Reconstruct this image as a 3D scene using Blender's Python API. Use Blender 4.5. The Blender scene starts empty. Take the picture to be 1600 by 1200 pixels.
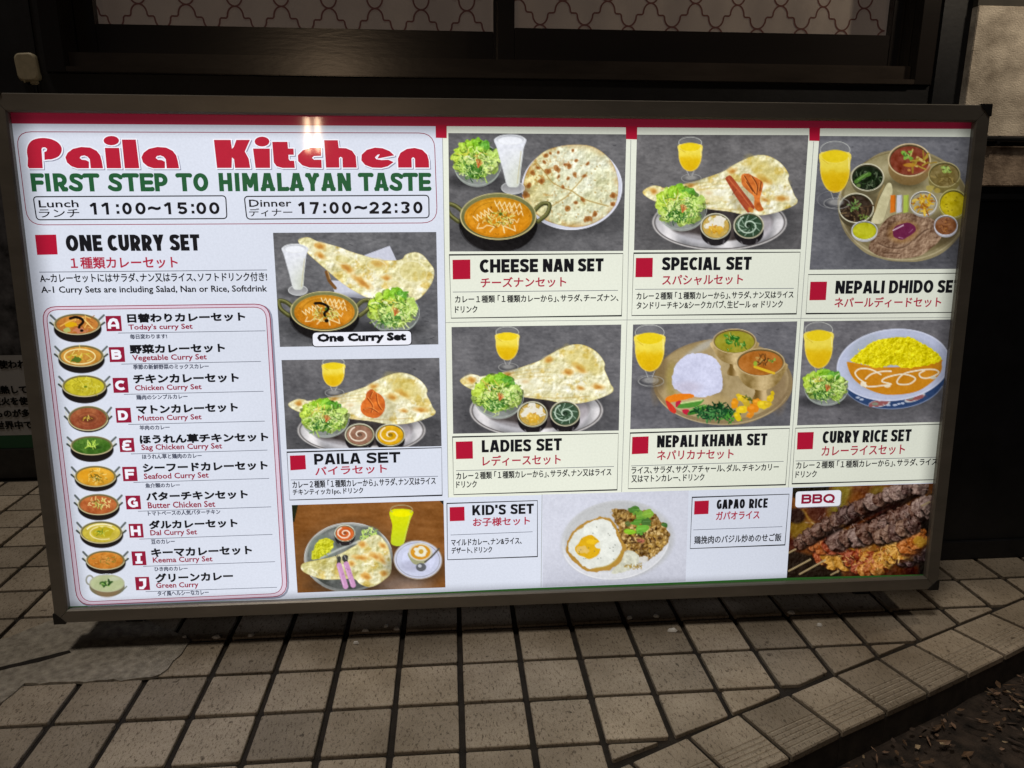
import bpy, bmesh, math, random
import numpy as np
from mathutils import Vector, Matrix
random.seed(4)
S = bpy.context.scene
COL = S.collection

# ------------------------------------------------------------------ camera, world, lamps, exposure
F_PX, PITCH, YAW, ROLL = 1168.98, 0.249028, 0.082762, 0.0026966
CAM = np.array([0.777985, -1.363411, 0.881189])
_fw = np.array([math.sin(YAW)*math.cos(PITCH), math.cos(YAW)*math.cos(PITCH), -math.sin(PITCH)])
_rt0 = np.array([math.cos(YAW), -math.sin(YAW), 0.0]); _up0 = np.cross(_rt0, _fw)
_rt = _rt0*math.cos(ROLL)+_up0*math.sin(ROLL); _up = -_rt0*math.sin(ROLL)+_up0*math.cos(ROLL)
cd = bpy.data.cameras.new('camera'); co = bpy.data.objects.new('camera', cd); COL.objects.link(co)
cd.sensor_width = 36.0; cd.lens = F_PX/1600*36.0; cd.clip_start = 0.02; cd.clip_end = 200
co.matrix_world = Matrix(((_rt[0], _up[0], -_fw[0], CAM[0]), (_rt[1], _up[1], -_fw[1], CAM[1]), (_rt[2], _up[2], -_fw[2], CAM[2]), (0, 0, 0, 1)))
S.camera = co

SUN_DIR = Vector((0.20, 0.18, -1.0)).normalized()      # street lighting falling from the left, behind the camera
w = bpy.data.worlds.new('World'); S.world = w; w.use_nodes = True
bg = w.node_tree.nodes['Background']; sky = w.node_tree.nodes.new('ShaderNodeTexSky')
sky.sky_type = 'NISHITA'; sky.sun_disc = False
sky.sun_elevation = math.asin(-SUN_DIR.z); sky.sun_rotation = math.atan2(-SUN_DIR.x, -SUN_DIR.y)
w.node_tree.links.new(sky.outputs[0], bg.inputs[0]); bg.inputs[1].default_value = 0.0022
sl = bpy.data.lights.new('sun', 'SUN'); sl.energy = 0.74; sl.angle = math.radians(9); sl.color = (1.0, 0.90, 0.78)
so = bpy.data.objects.new('sun', sl); COL.objects.link(so); so.rotation_euler = SUN_DIR.to_track_quat('-Z', 'Y').to_euler()
BULB_POS = None   # set after the sign plane is known
S.view_settings.view_transform = 'Standard'; S.view_settings.look = 'None'
S.view_settings.exposure = 0.0; S.view_settings.gamma = 1.0; S.view_settings.use_curve_mapping = False
S.render.engine = 'CYCLES'
S.cycles.max_bounces = 6; S.cycles.sample_clamp_indirect = 3.0

# ------------------------------------------------------------------ survey of the place (rays through the photograph onto real planes)
def ray(x, y): return _fw*F_PX + _rt*(x-800) - _up*(y-600)
def hit_ground(x, y, z=0.0):
    d = ray(x, y); t = (z-CAM[2])/d[2]; return CAM+d*t
def hit_wall(x, y, Y):
    d = ray(x, y); t = (Y-CAM[1])/d[1]; return CAM+d*t
SW, SH = 1.8, 0.97976
G0, TILT, YR = 0.068394, 0.0618472, -0.0047866
EX = np.array([math.cos(YR), math.sin(YR), 0.0])
EZ = np.array([-math.sin(YR)*math.sin(TILT), math.cos(YR)*math.sin(TILT), math.cos(TILT)])
EY = np.cross(EZ, EX)
ORG = np.array([0, 0, G0])
def loc(x, y, d=0.012):
    """photo point -> (u, v) on the sign plane lying d behind its front"""
    x = np.asarray(x, float); y = np.asarray(y, float)
    D = _fw*F_PX + _rt*(x[..., None]-800) - _up*(y[..., None]-600)
    P0 = ORG+EY*d
    t = ((P0-CAM)@EY)/(D@EY); P = CAM+D*t[..., None]-P0
    return P@EX, P@EZ
def to_px(u, v, d=0.012):
    P = ORG+EY*d+np.asarray(u)[..., None]*EX+np.asarray(v)[..., None]*EZ-CAM
    z = P@_fw
    return 800+F_PX*(P@_rt)/z, 600-F_PX*(P@_up)/z
def world_px(P):
    P = np.asarray(P, float)-CAM; z = P@_fw
    return 800+F_PX*(P@_rt)/z, 600-F_PX*(P@_up)/z, z
PXM = 0.00117   # metres on the sign face per photo pixel, about

# ------------------------------------------------------------------ materials
def lin(c):
    c = np.asarray(c, float)/255.0
    return np.where(c <= 0.04045, c/12.92, ((c+0.055)/1.055)**2.4)
MATS = {}
def nn(m, t, **k):
    n = m.node_tree.nodes.new(t)
    for a, b in k.items(): setattr(n, a, b)
    return n
def new_mat(name):
    m = bpy.data.materials.new(name); m.use_nodes = True
    return m, m.node_tree.nodes['Principled BSDF'], m.node_tree.links

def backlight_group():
    """painted backlight falloff in the emission: dimmer near the rim and right end"""
    g = bpy.data.node_groups.new('painted backlight falloff', 'ShaderNodeTree')  # no tubes modelled; the dimming is painted into the emission strength
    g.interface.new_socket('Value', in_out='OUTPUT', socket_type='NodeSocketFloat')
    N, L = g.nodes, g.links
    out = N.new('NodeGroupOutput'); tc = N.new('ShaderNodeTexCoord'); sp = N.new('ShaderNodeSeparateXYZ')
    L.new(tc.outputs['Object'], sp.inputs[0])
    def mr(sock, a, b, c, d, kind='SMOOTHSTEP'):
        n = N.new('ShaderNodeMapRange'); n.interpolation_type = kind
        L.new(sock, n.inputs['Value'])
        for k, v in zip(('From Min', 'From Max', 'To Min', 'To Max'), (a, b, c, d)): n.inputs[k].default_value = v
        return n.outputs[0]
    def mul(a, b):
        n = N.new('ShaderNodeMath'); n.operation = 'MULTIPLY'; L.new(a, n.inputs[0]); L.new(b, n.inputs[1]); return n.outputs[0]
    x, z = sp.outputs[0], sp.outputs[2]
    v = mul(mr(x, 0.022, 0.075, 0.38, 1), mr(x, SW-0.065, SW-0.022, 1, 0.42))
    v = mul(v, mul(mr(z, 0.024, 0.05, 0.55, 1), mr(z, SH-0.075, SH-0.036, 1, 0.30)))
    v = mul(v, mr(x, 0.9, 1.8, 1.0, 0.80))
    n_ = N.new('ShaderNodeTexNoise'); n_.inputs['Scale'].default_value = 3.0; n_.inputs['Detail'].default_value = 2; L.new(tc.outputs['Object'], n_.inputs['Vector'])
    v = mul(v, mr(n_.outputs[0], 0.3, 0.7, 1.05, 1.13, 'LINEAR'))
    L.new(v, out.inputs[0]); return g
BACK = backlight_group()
def print_mat(name, rgb=None):
    """ink on the lit translucent face; rgb None = the colours stored in the printed picture"""
    if name in MATS: return MATS[name]
    m, p, L = new_mat(name)
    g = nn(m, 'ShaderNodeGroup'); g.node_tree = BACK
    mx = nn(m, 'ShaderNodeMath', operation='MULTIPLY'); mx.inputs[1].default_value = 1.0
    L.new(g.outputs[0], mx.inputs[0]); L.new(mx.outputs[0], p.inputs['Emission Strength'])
    tc = nn(m, 'ShaderNodeTexCoord'); nz = nn(m, 'ShaderNodeTexNoise'); nz.inputs['Scale'].default_value = 260; nz.inputs['Detail'].default_value = 3
    L.new(tc.outputs['Object'], nz.inputs['Vector'])
    mr = nn(m, 'ShaderNodeMapRange'); mr.inputs['To Min'].default_value = 0.965; mr.inputs['To Max'].default_value = 1.035
    mr.inputs['From Min'].default_value = 0.3; mr.inputs['From Max'].default_value = 0.7
    L.new(nz.outputs[0], mr.inputs['Value'])
    hs = nn(m, 'ShaderNodeVectorMath', operation='SCALE'); L.new(mr.outputs[0], hs.inputs['Scale'])
    if rgb is None:
        a = nn(m, 'ShaderNodeAttribute', attribute_name='ink'); L.new(a.outputs['Color'], hs.inputs[0])
    else:
        hs.inputs[0].default_value = tuple(lin(rgb))
    L.new(hs.outputs[0], p.inputs['Emission Color'])
    b = nn(m, 'ShaderNodeVectorMath', operation='SCALE'); b.inputs['Scale'].default_value = 0.07; L.new(hs.outputs[0], b.inputs[0])
    L.new(b.outputs[0], p.inputs['Base Color'])
    p.inputs['Roughness'].default_value = 0.35; p.inputs['Specular IOR Level'].default_value = 0.25
    p.inputs['Coat Weight'].default_value = 0.3; p.inputs['Coat Roughness'].default_value = 0.045
    MATS[name] = m; return m
WHITE = (212, 217, 230); CREAM = (226, 229, 214); RED = (172, 24, 52); BLACK = (24, 24, 28); DRED = (150, 40, 62)
GREEN = (38, 88, 54); GREY = (78, 82, 98); JRED = (168, 42, 66); PINKW = (214, 196, 212); MAROON = (142, 28, 56)
def ink(name):
    return print_mat('ink '+name, {'white': WHITE, 'cream': CREAM, 'red': RED, 'black': BLACK, 'dark red': DRED, 'green': GREEN,
        'grey': GREY, 'japanese red': JRED, 'pink': PINKW, 'maroon': MAROON, 'title red': (176, 32, 54), 'bright white': (234, 235, 244),
        'shade': (142, 144, 162), 'divider': (150, 152, 148), 'band red': (160, 34, 60), 'stripe green': (52, 104, 44)}[name])

def surf(name, rgb, rough=0.6, var=0.25, scale=8, bump=0.0, bscale=200, metal=0.0, rgb2=None, spec=0.4, stretch=None, obj_random=0.0):
    if name in MATS: return MATS[name]
    m, p, L = new_mat(name)
    tc = nn(m, 'ShaderNodeTexCoord'); mp = nn(m, 'ShaderNodeMapping'); L.new(tc.outputs['Object'], mp.inputs[0])
    if stretch: mp.inputs['Scale'].default_value = stretch
    n = nn(m, 'ShaderNodeTexNoise'); n.inputs['Scale'].default_value = scale; n.inputs['Detail'].default_value = 6; n.inputs['Roughness'].default_value = 0.62
    L.new(mp.outputs[0], n.inputs['Vector'])
    r = nn(m, 'ShaderNodeValToRGB'); c = np.array(rgb, float)
    a = c*(1-var); b = np.array(rgb2, float) if rgb2 is not None else c*(1+var)
    r.color_ramp.elements[0].position = 0.32; r.color_ramp.elements[1].position = 0.68
    r.color_ramp.elements[0].color = (*a, 1); r.color_ramp.elements[1].color = (*b, 1)
    L.new(n.outputs[0], r.inputs[0]); L.new(r.outputs[0], p.inputs['Base Color'])
    p.inputs['Roughness'].default_value = rough; p.inputs['Metallic'].default_value = metal; p.inputs['Specular IOR Level'].default_value = spec
    if bump:
        n2 = nn(m, 'ShaderNodeTexNoise'); n2.inputs['Scale'].default_value = bscale; n2.inputs['Detail'].default_value = 4
        L.new(mp.outputs[0], n2.inputs['Vector'])
        bu = nn(m, 'ShaderNodeBump'); bu.inputs['Strength'].default_value = bump; bu.inputs['Distance'].default_value = 0.004
        L.new(n2.outputs[0], bu.inputs['Height']); L.new(bu.outputs[0], p.inputs['Normal'])
    MATS[name] = m; return m

def tile_mat():
    m, p, L = new_mat('speckled beige tile')
    geo = nn(m, 'ShaderNodeNewGeometry'); oi = nn(m, 'ShaderNodeObjectInfo')
    def noise(scale, rot, sx, sy, detail=3, rough=0.6):
        mp = nn(m, 'ShaderNodeMapping'); mp.inputs['Rotation'].default_value = (0, 0, rot); mp.inputs['Scale'].default_value = (sx, sy, 1)
        L.new(geo.outputs['Position'], mp.inputs[0])
        n = nn(m, 'ShaderNodeTexNoise'); n.inputs['Scale'].default_value = scale; n.inputs['Detail'].default_value = detail; n.inputs['Roughness'].default_value = rough
        L.new(mp.outputs[0], n.inputs['Vector']); return n.outputs[0]
    def ramp(s, p0, c0, p1, c1):
        r = nn(m, 'ShaderNodeValToRGB'); e = r.color_ramp.elements
        e[0].position = p0; e[0].color = (*c0, 1); e[1].position = p1; e[1].color = (*c1, 1); L.new(s, r.inputs[0]); return r.outputs[0]
    def mix(a, b, f, kind='MULTIPLY'):
        n = nn(m, 'ShaderNodeMix', data_type='RGBA', blend_type=kind)
        if isinstance(f, float): n.inputs[0].default_value = f
        else: L.new(f, n.inputs[0])
        L.new(a, n.inputs[6])
        if isinstance(b, tuple): n.inputs[7].default_value = (*b, 1)
        else: L.new(b, n.inputs[7])
        return n.outputs[2]
    base = ramp(noise(9, 0, 1, 1, 5), 0.3, (0.40, 0.345, 0.272), 0.7, (0.55, 0.48, 0.385))
    per = nn(m, 'ShaderNodeMapRange'); per.inputs['To Min'].default_value = 0.68; per.inputs['To Max'].default_value = 1.14
    L.new(oi.outputs['Random'], per.inputs['Value'])
    sc = nn(m, 'ShaderNodeVectorMath', operation='SCALE'); L.new(base, sc.inputs[0]); L.new(per.outputs[0], sc.inputs['Scale'])
    streak = ramp(noise(230, 0.75, 1.0, 0.42, 5, .75), 0.38, (0.26, 0.22, 0.18), 0.46, (1, 1, 1))
    fine = ramp(noise(620, 0.3, 1, 1, 2), 0.34, (0.55, 0.52, 0.48), 0.52, (1, 1, 1))
    light = ramp(noise(330, 0.2, 1, 1, 2), 0.62, (0, 0, 0), 0.75, (1, 1, 1))
    c = mix(sc.outputs[0], streak, 0.85); c = mix(c, fine, 0.6)
    c = mix(c, (0.50, 0.45, 0.36), light)
    blot = ramp(noise(17, 1.0, 1, 1, 5, .7), 0.60, (1, 1, 1), 0.74, (0.62, 0.58, 0.52)); c = mix(c, blot, 0.7)
    big = ramp(noise(3.1, 0.5, 1, 1, 6, .65), 0.40, (0.70, 0.66, 0.60), 0.60, (1.04, 1.02, 1.0)); c = mix(c, big, 0.8)
    spot = ramp(noise(46, 0.5, 1, 1, 1, .5), 0.735, (1, 1, 1), 0.76, (0.35, 0.32, 0.30)); c = mix(c, spot, 0.8)
    L.new(c, p.inputs['Base Color']); p.inputs['Roughness'].default_value = 0.62; p.inputs['Specular IOR Level'].default_value = 0.3
    bu = nn(m, 'ShaderNodeBump'); bu.inputs['Strength'].default_value = 0.55; bu.inputs['Distance'].default_value = 0.0016
    L.new(noise(330, 0.9, 1.0, 0.5, 5, .7), bu.inputs['Height']); L.new(bu.outputs[0], p.inputs['Normal'])
    MATS['tile'] = m; return m
tile_mat()
M_joint = surf('dark damp joint mortar', (0.022, 0.017, 0.013), 0.85, 0.5, 30, 0.6, 400)
M_groove = surf('dirty groove', (0.36, 0.31, 0.245), 0.85, 0.4, 120, 0.4, 400)
M_concrete = surf('rough smeared mortar', (0.33, 0.295, 0.24), 0.9, 0.28, 60, 0.9, 420, rgb2=(0.52, 0.47, 0.39))
M_frame = surf('brown bronze aluminium', (0.235, 0.215, 0.185), 0.36, 0.22, 9, 0.05, 300, metal=0.25, stretch=(0.3, 1, 1))
M_box = surf('black sheet metal', (0.012, 0.012, 0.013), 0.5, 0.3, 10)
M_rubber = surf('black rubber', (0.018, 0.017, 0.016), 0.55, 0.3, 40)
M_wall = surf('black painted wall', (0.011, 0.0115, 0.014), 0.5, 0.55, 7, 0.12, 60)
M_wframe = surf('dark brown window metal', (0.020, 0.016, 0.014), 0.22, 0.2, 4, 0.05, 90, stretch=(0.2, 1, 1))
M_wframe2 = surf('worn brown window sill', (0.045, 0.035, 0.028), 0.22, 0.35, 9, 0.05, 90, stretch=(0.3, 1, 1))
M_curtain = surf('beige sheer cloth', (0.60, 0.52, 0.47), 0.9, 0.12, 7, 0.2, 700)
M_lattice = surf('brown curtain print', (0.22, 0.095, 0.08), 0.9, 0.1, 20)
# weak glow painted into cloth and print to brighten them; no lamp behind
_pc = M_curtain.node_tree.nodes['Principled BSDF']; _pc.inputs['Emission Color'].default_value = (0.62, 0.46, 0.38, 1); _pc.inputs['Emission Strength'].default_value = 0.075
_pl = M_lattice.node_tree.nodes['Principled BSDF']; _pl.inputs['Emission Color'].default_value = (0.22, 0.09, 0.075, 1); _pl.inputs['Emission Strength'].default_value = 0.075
M_riser = surf('dark brown riser', (0.05, 0.042, 0.034), 0.8, 0.4, 30, 0.3, 300)  # riser fronts coloured darker than the tile tops
M_cable = surf('yellowed plastic', (0.46, 0.40, 0.27), 0.45, 0.14, 60)
M_black = surf('black plastic', (0.01, 0.01, 0.011), 0.35, 0.2, 20)
M_plaster = surf('weathered beige plaster', (0.40, 0.34, 0.27), 0.85, 0.2, 9, 0.6, 170, rgb2=(0.80, 0.72, 0.60), stretch=(1, 1, 1.3))
M_stone = surf('stained brown stone', (0.22, 0.15, 0.11), 0.9, 0.5, 9, 0.8, 90, rgb2=(0.6, 0.48, 0.38))
M_soil = surf('dark soil', (0.02, 0.016, 0.013), 0.95, 0.5, 26, 1.0, 170, rgb2=(0.07, 0.05, 0.038))
def glass_mat():
    m, p, L = new_mat('window glass')
    t = nn(m, 'ShaderNodeBsdfTransparent'); t.inputs[0].default_value = (0.86, 0.86, 0.85, 1)
    g = nn(m, 'ShaderNodeBsdfGlossy'); g.inputs['Roughness'].default_value = 0.02
    mx = nn(m, 'ShaderNodeMixShader'); mx.inputs[0].default_value = 0.05
    L.new(t.outputs[0], mx.inputs[1]); L.new(g.outputs[0], mx.inputs[2])
    L.new(mx.outputs[0], m.node_tree.nodes['Material Output'].inputs[0]); return m
M_glass = glass_mat()

# ------------------------------------------------------------------ object helpers
def link(name, me, mat=None, parent=None):
    if mat is not None and not me.materials: me.materials.append(mat)
    o = bpy.data.objects.new(name, me); COL.objects.link(o)
    if parent is not None: o.parent = parent
    return o
def mesh(name, verts, faces, mat=None, parent=None):
    me = bpy.data.meshes.new(name); me.from_pydata([tuple(map(float, v)) for v in verts], [], [tuple(map(int, f)) for f in faces]); me.update()
    return link(name, me, mat, parent)
def tag(o, label=None, cat=None, group=None, kind=None):
    if label: o['label'] = label
    if cat: o['category'] = cat
    if group: o['group'] = group
    if kind: o['kind'] = kind
    return o
def empty(name, loc_=(0, 0, 0)):
    o = bpy.data.objects.new(name, None); COL.objects.link(o); o.location = loc_; o.empty_display_size = 0.1; return o
def box_data(x0, x1, y0, y1, z0, z1):
    v = [(x, y, z) for x in (x0, x1) for y in (y0, y1) for z in (z0, z1)]
    return v, [(0, 1, 3, 2), (4, 6, 7, 5), (0, 4, 5, 1), (2, 3, 7, 6), (0, 2, 6, 4), (1, 5, 7, 3)]
def box(name, x0, x1, y0, y1, z0, z1, mat, parent=None, bevel=0.0):
    v, f = box_data(x0, x1, y0, y1, z0, z1)
    me = bpy.data.meshes.new(name); me.from_pydata(v, [], f)
    if bevel:
        bm = bmesh.new(); bm.from_mesh(me); bmesh.ops.bevel(bm, geom=bm.edges[:], offset=bevel, segments=2, affect='EDGES'); bm.to_mesh(me); bm.free()
    return link(name, me, mat, parent)

# ================================================================== PAVEMENT
QP = 0.117234; X0T = 0.0814337; Y0T = -0.3238096+0.0   # joint spacing and one crossing of joints
Y0T = -0.32381
_t = None
inner_px = [(985, 1190), (1075, 1150), (1155, 1114), (1233, 1084), (1305, 1054), (1372, 1028), (1427, 1006), (1487, 981), (1546, 957)]
outer_px = [(1062, 1256), (1150, 1220), (1237, 1183), (1316, 1144), (1387, 1112), (1452, 1082), (1514, 1052), (1572, 1024), (1630, 994)]
inn = [hit_ground(*q)[:2] for q in inner_px]; out_ = [hit_ground(*q)[:2] for q in outer_px]
for k in range(4):
    inn.insert(0, inn[0]*1+(inn[0]-inn[1])*1.0); out_.insert(0, out_[0]+(out_[0]-out_[1]))
for k in range(9):
    inn.append(inn[-1]+(inn[-2]-inn[-3])); out_.append(out_[-1]+(out_[-2]-out_[-3]))
inn = np.array(inn); out_ = np.array(out_)
poly_bed = [tuple(p) for p in (out_+(inn-out_)*0.05)] + [(out_[-1][0], 1.2), (-2.2, 1.2), (-2.2, out_[0][1])]
bv = [(x, y, -0.0075) for x, y in poly_bed]; n = len(bv); bv += [(x, y, -0.09) for x, y in poly_bed]
pavement = mesh('pavement', bv, [tuple(range(n)), tuple(range(2*n-1, n-1, -1))]+[(i, n+i, n+(i+1) % n, (i+1) % n) for i in range(n)], M_joint)
tag(pavement, kind='structure')

def tile_mesh(name, pts, round_=0.004, zt=0.0, inset=0.0014, depth=0.012, drop=0.0012):
    """a tile with rounded corners and softened edge from a convex outline"""
    P = [np.array(q, float) for q in pts]; ring = []
    m = len(P)
    for i in range(m):
        a, b, c = P[i-1], P[i], P[(i+1) % m]
        da, dc = (a-b), (c-b); la, lc = np.linalg.norm(da), np.linalg.norm(dc)
        r = min(round_, la*0.3, lc*0.3)
        for t in (0.0, 0.5, 1.0):
            p0, p2 = b+da/la*r, b+dc/lc*r
            ring.append((1-t)**2*p0+2*t*(1-t)*b+t*t*p2)
    R = np.array(ring); cen = R.mean(0); k = len(R)
    d = cen-R; Rn = R+d/np.linalg.norm(d, axis=1)[:, None]*inset*1.3
    v = [(x, y, zt) for x, y in Rn]+[(x, y, zt-drop) for x, y in R]+[(x, y, zt-depth) for x, y in R]
    f = [tuple(range(k))]
    for s in (0, k):
        f += [(s+i, s+k+i, s+k+(i+1) % k, s+(i+1) % k) for i in range(k)]
    me = bpy.data.meshes.new(name); me.from_pydata([tuple(map(float, q)) for q in v], [], f); me.update(); return me
def area(P):
    P = np.array(P); x, y = P[:, 0], P[:, 1]; return 0.5*abs(np.dot(x, np.roll(y, -1))-np.dot(y, np.roll(x, -1)))
def clip(P, a, nrm):
    o = []; m = len(P)
    for i in range(m):
        p, q = np.array(P[i]), np.array(P[(i+1) % m]); dp, dq = (p-a)@nrm, (q-a)@nrm
        if dp >= 0: o.append(p)
        if dp*dq < 0: o.append(p+(q-p)*dp/(dp-dq))
    r = []
    for p in o:
        if not r or np.linalg.norm(p-r[-1]) > 0.003: r.append(p)
    if len(r) > 1 and np.linalg.norm(r[0]-r[-1]) < 0.003: r.pop()
    return r
JV, JH = 0.0056, 0.0046   # half widths of the joints running away from and along the sign
full = [(-QP/2+JV, -QP/2+JH), (QP/2-JV, -QP/2+JH), (QP/2-JV, QP/2-JH), (-QP/2+JV, QP/2-JH)]
full_me = tile_mesh('tile', full); full_me.materials.append(MATS['tile'])
hidden_v, hidden_f = [], []
rr = random.Random(11)
for i in range(-17, 30):
    for j in range(-5, 12):
        cx, cy = X0T+QP*(i+0.5), Y0T+QP*(j+0.5)
        if cy+QP/2 > 1.045 or cx < -1.8: continue
        seg = int(np.argmin(np.linalg.norm((inn[:-1]+inn[1:])/2-np.array([cx, cy]), axis=1)))
        P = [np.array([cx+a, cy+b]) for a, b in full]; cut = False
        for s in range(max(0, seg-2), min(len(inn)-1, seg+3)):
            d = inn[s+1]-inn[s]; nr = np.array([-d[1], d[0]]); nr /= np.linalg.norm(nr)
            aa = inn[s]+nr*0.0035
            if min((q-aa)@nr for q in P) < 0:
                # only when the segment really spans the tile's side
                P2 = clip(P, aa, nr); cut = True
                P = P2
                if len(P) < 3: break
        if len(P) < 3 or area(P) < 0.0002: continue
        x, y, z = world_px([cx, cy, 0])
        vis = z > 0.05 and -90 < x < 1690 and y < 1300
        if vis and 0.10 < cy and 110 < x < 1395 and y < 985: vis = False
        if not vis:
            b = len(hidden_v); hidden_v += [(p[0], p[1], 0.0) for p in P]+[(p[0], p[1], -0.012) for p in P]; k = len(P)
            hidden_f.append(tuple(range(b, b+k))); hidden_f += [(b+q, b+k+q, b+k+(q+1) % k, b+(q+1) % k) for q in range(k)]
            continue
        dz = rr.uniform(-0.0006, 0.0006)
        if not cut:
            o = link('tile', full_me, None, pavement); o.location = (cx+rr.uniform(-.0007, .0007), cy+rr.uniform(-.0007, .0007), dz)
            o.rotation_euler = (rr.uniform(-.004, .004), rr.uniform(-.004, .004), rr.uniform(-.006, .006))
        else:
            link('tile', tile_mesh('tile', P), MATS['tile'], pavement)
if hidden_v:
    tag(mesh('tile', hidden_v, hidden_f, MATS['tile'], pavement), kind='stuff')
# border tiles along the step, grooved near the edge
def edge_tile(a0, a1, b0, b1):
    # a = inner side, b = outer side; rows across the tile from inner to outer
    rows = [(0.022, -0.0013), (0.04, 0.0)]
    g0 = [0.50, 0.585, 0.67, 0.755, 0.84]
    for t in g0: rows += [(t, 0.0), (t+0.012, -0.0013), (t+0.028, -0.0013), (t+0.040, 0.0)]
    rows += [(0.965, 0.0), (0.985, -0.0025)]
    sx = [(0.038, -0.0013), (0.055, 0), (0.10, 0), (0.90, 0), (0.945, 0), (0.962, -0.0013)]
    v, f = [], []
    for t, z in rows:
        for s, zs in sx:
            p = (a0*(1-s)+a1*s)*(1-t)+(b0*(1-s)+b1*s)*t
            zz = z if 0.05 < s < 0.95 or abs(z) < 1e-6 or t < 0.05 or t > 0.95 else 0.0
            v.append((p[0], p[1], zz+zs))
    W = len(sx)
    for i in range(len(rows)-1):
        for j in range(W-1): f.append((i*W+j, (i+1)*W+j, (i+1)*W+j+1, i*W+j+1))
    # skirt
    idx = list(range(W))+[i*W+W-1 for i in range(1, len(rows))]+list(range(len(rows)*W-2, (len(rows)-1)*W-1, -1))+[i*W for i in range(len(rows)-2, 0, -1)]
    b = len(v); v += [(v[i][0], v[i][1], -0.013) for i in idx]; k = len(idx)
    f += [(idx[i], idx[(i+1) % k], b+(i+1) % k, b+i) for i in range(k)]
    return v, f, rows, sx
STEP = 0.050
for s in range(1, len(inn)-1):
    a0, a1, b0, b1 = inn[s], inn[s+1], out_[s], out_[s+1]
    v, f, rows, sx = edge_tile(a0, a1, b0, b1)
    o = mesh('edge_tile', v, f, MATS['tile'], pavement)
    gv, gf = [], []
    for t in (0.50, 0.585, 0.67, 0.755, 0.84):
        k = len(gv)
        for tt in (t+0.011, t+0.029):
            for ss in (0.10, 0.90):
                p = (a0*(1-ss)+a1*ss)*(1-tt)+(b0*(1-ss)+b1*ss)*tt; gv.append((p[0], p[1], -0.0010))
        gf.append((k, k+2, k+3, k+1))
    tag(mesh('groove', gv, gf, M_groove, o), kind='stuff')
    # riser tile below the edge
    d = (b1-b0); L_ = np.linalg.norm(d); d = d/L_; nrm = np.array([d[1], -d[0]])
    q0, q1 = b0+d*0.0012-nrm*0.012, b1-d*0.0012-nrm*0.012
    v = []
    for q in (q0, q1):
        for off in (0.0, 0.0095):
            for z in (-0.012-STEP*1.4, -0.012): v.append((q[0]+nrm[0]*off, q[1]+nrm[1]*off, z))
    mesh('riser_tile', v, [(2, 6, 7, 3), (1, 3, 7, 5), (0, 1, 5, 4), (0, 2, 3, 1), (4, 5, 7, 6), (0, 4, 6, 2)], M_riser, pavement)
# smeared mortar patch at the left foot of the sign
def slab(name, px, mat, zt, parent, thick=0.006, jit=0.004, seed=1):
    r = random.Random(seed); P = []
    for i in range(len(px)):
        a, b = np.array(px[i], float), np.array(px[(i+1) % len(px)], float); k = max(1, int(np.linalg.norm(b-a)/14))
        for q in range(k):
            h = hit_ground(*(a+(b-a)*q/k))[:2]; P.append((h[0]+r.uniform(-jit, jit), h[1]+r.uniform(-jit, jit)))
    n = len(P); v = [(x, y, zt) for x, y in P]+[(x*1.0, y, zt-thick) for x, y in P]
    return mesh(name, v, [tuple(range(n-1, -1, -1))]+[(i, (i+1) % n, n+(i+1) % n, n+i) for i in range(n)], mat, parent)
slab('mortar_patch', [(-60, 1012), (0, 1001), (75, 974), (120, 958), (190, 965), (270, 985), (300, 1003), (262, 1045), (236, 1061), (136, 1067), (38, 1071), (6, 1097), (-60, 1140)], M_concrete, 0.0028, pavement, seed=5)
slab('crack', [(-60, 1058), (0, 1045), (60, 1030), (108, 1018), (112, 1022), (62, 1036), (0, 1050), (-60, 1064)], M_joint, 0.0033, pavement, thick=0.002, jit=0.0012, seed=6)
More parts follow.
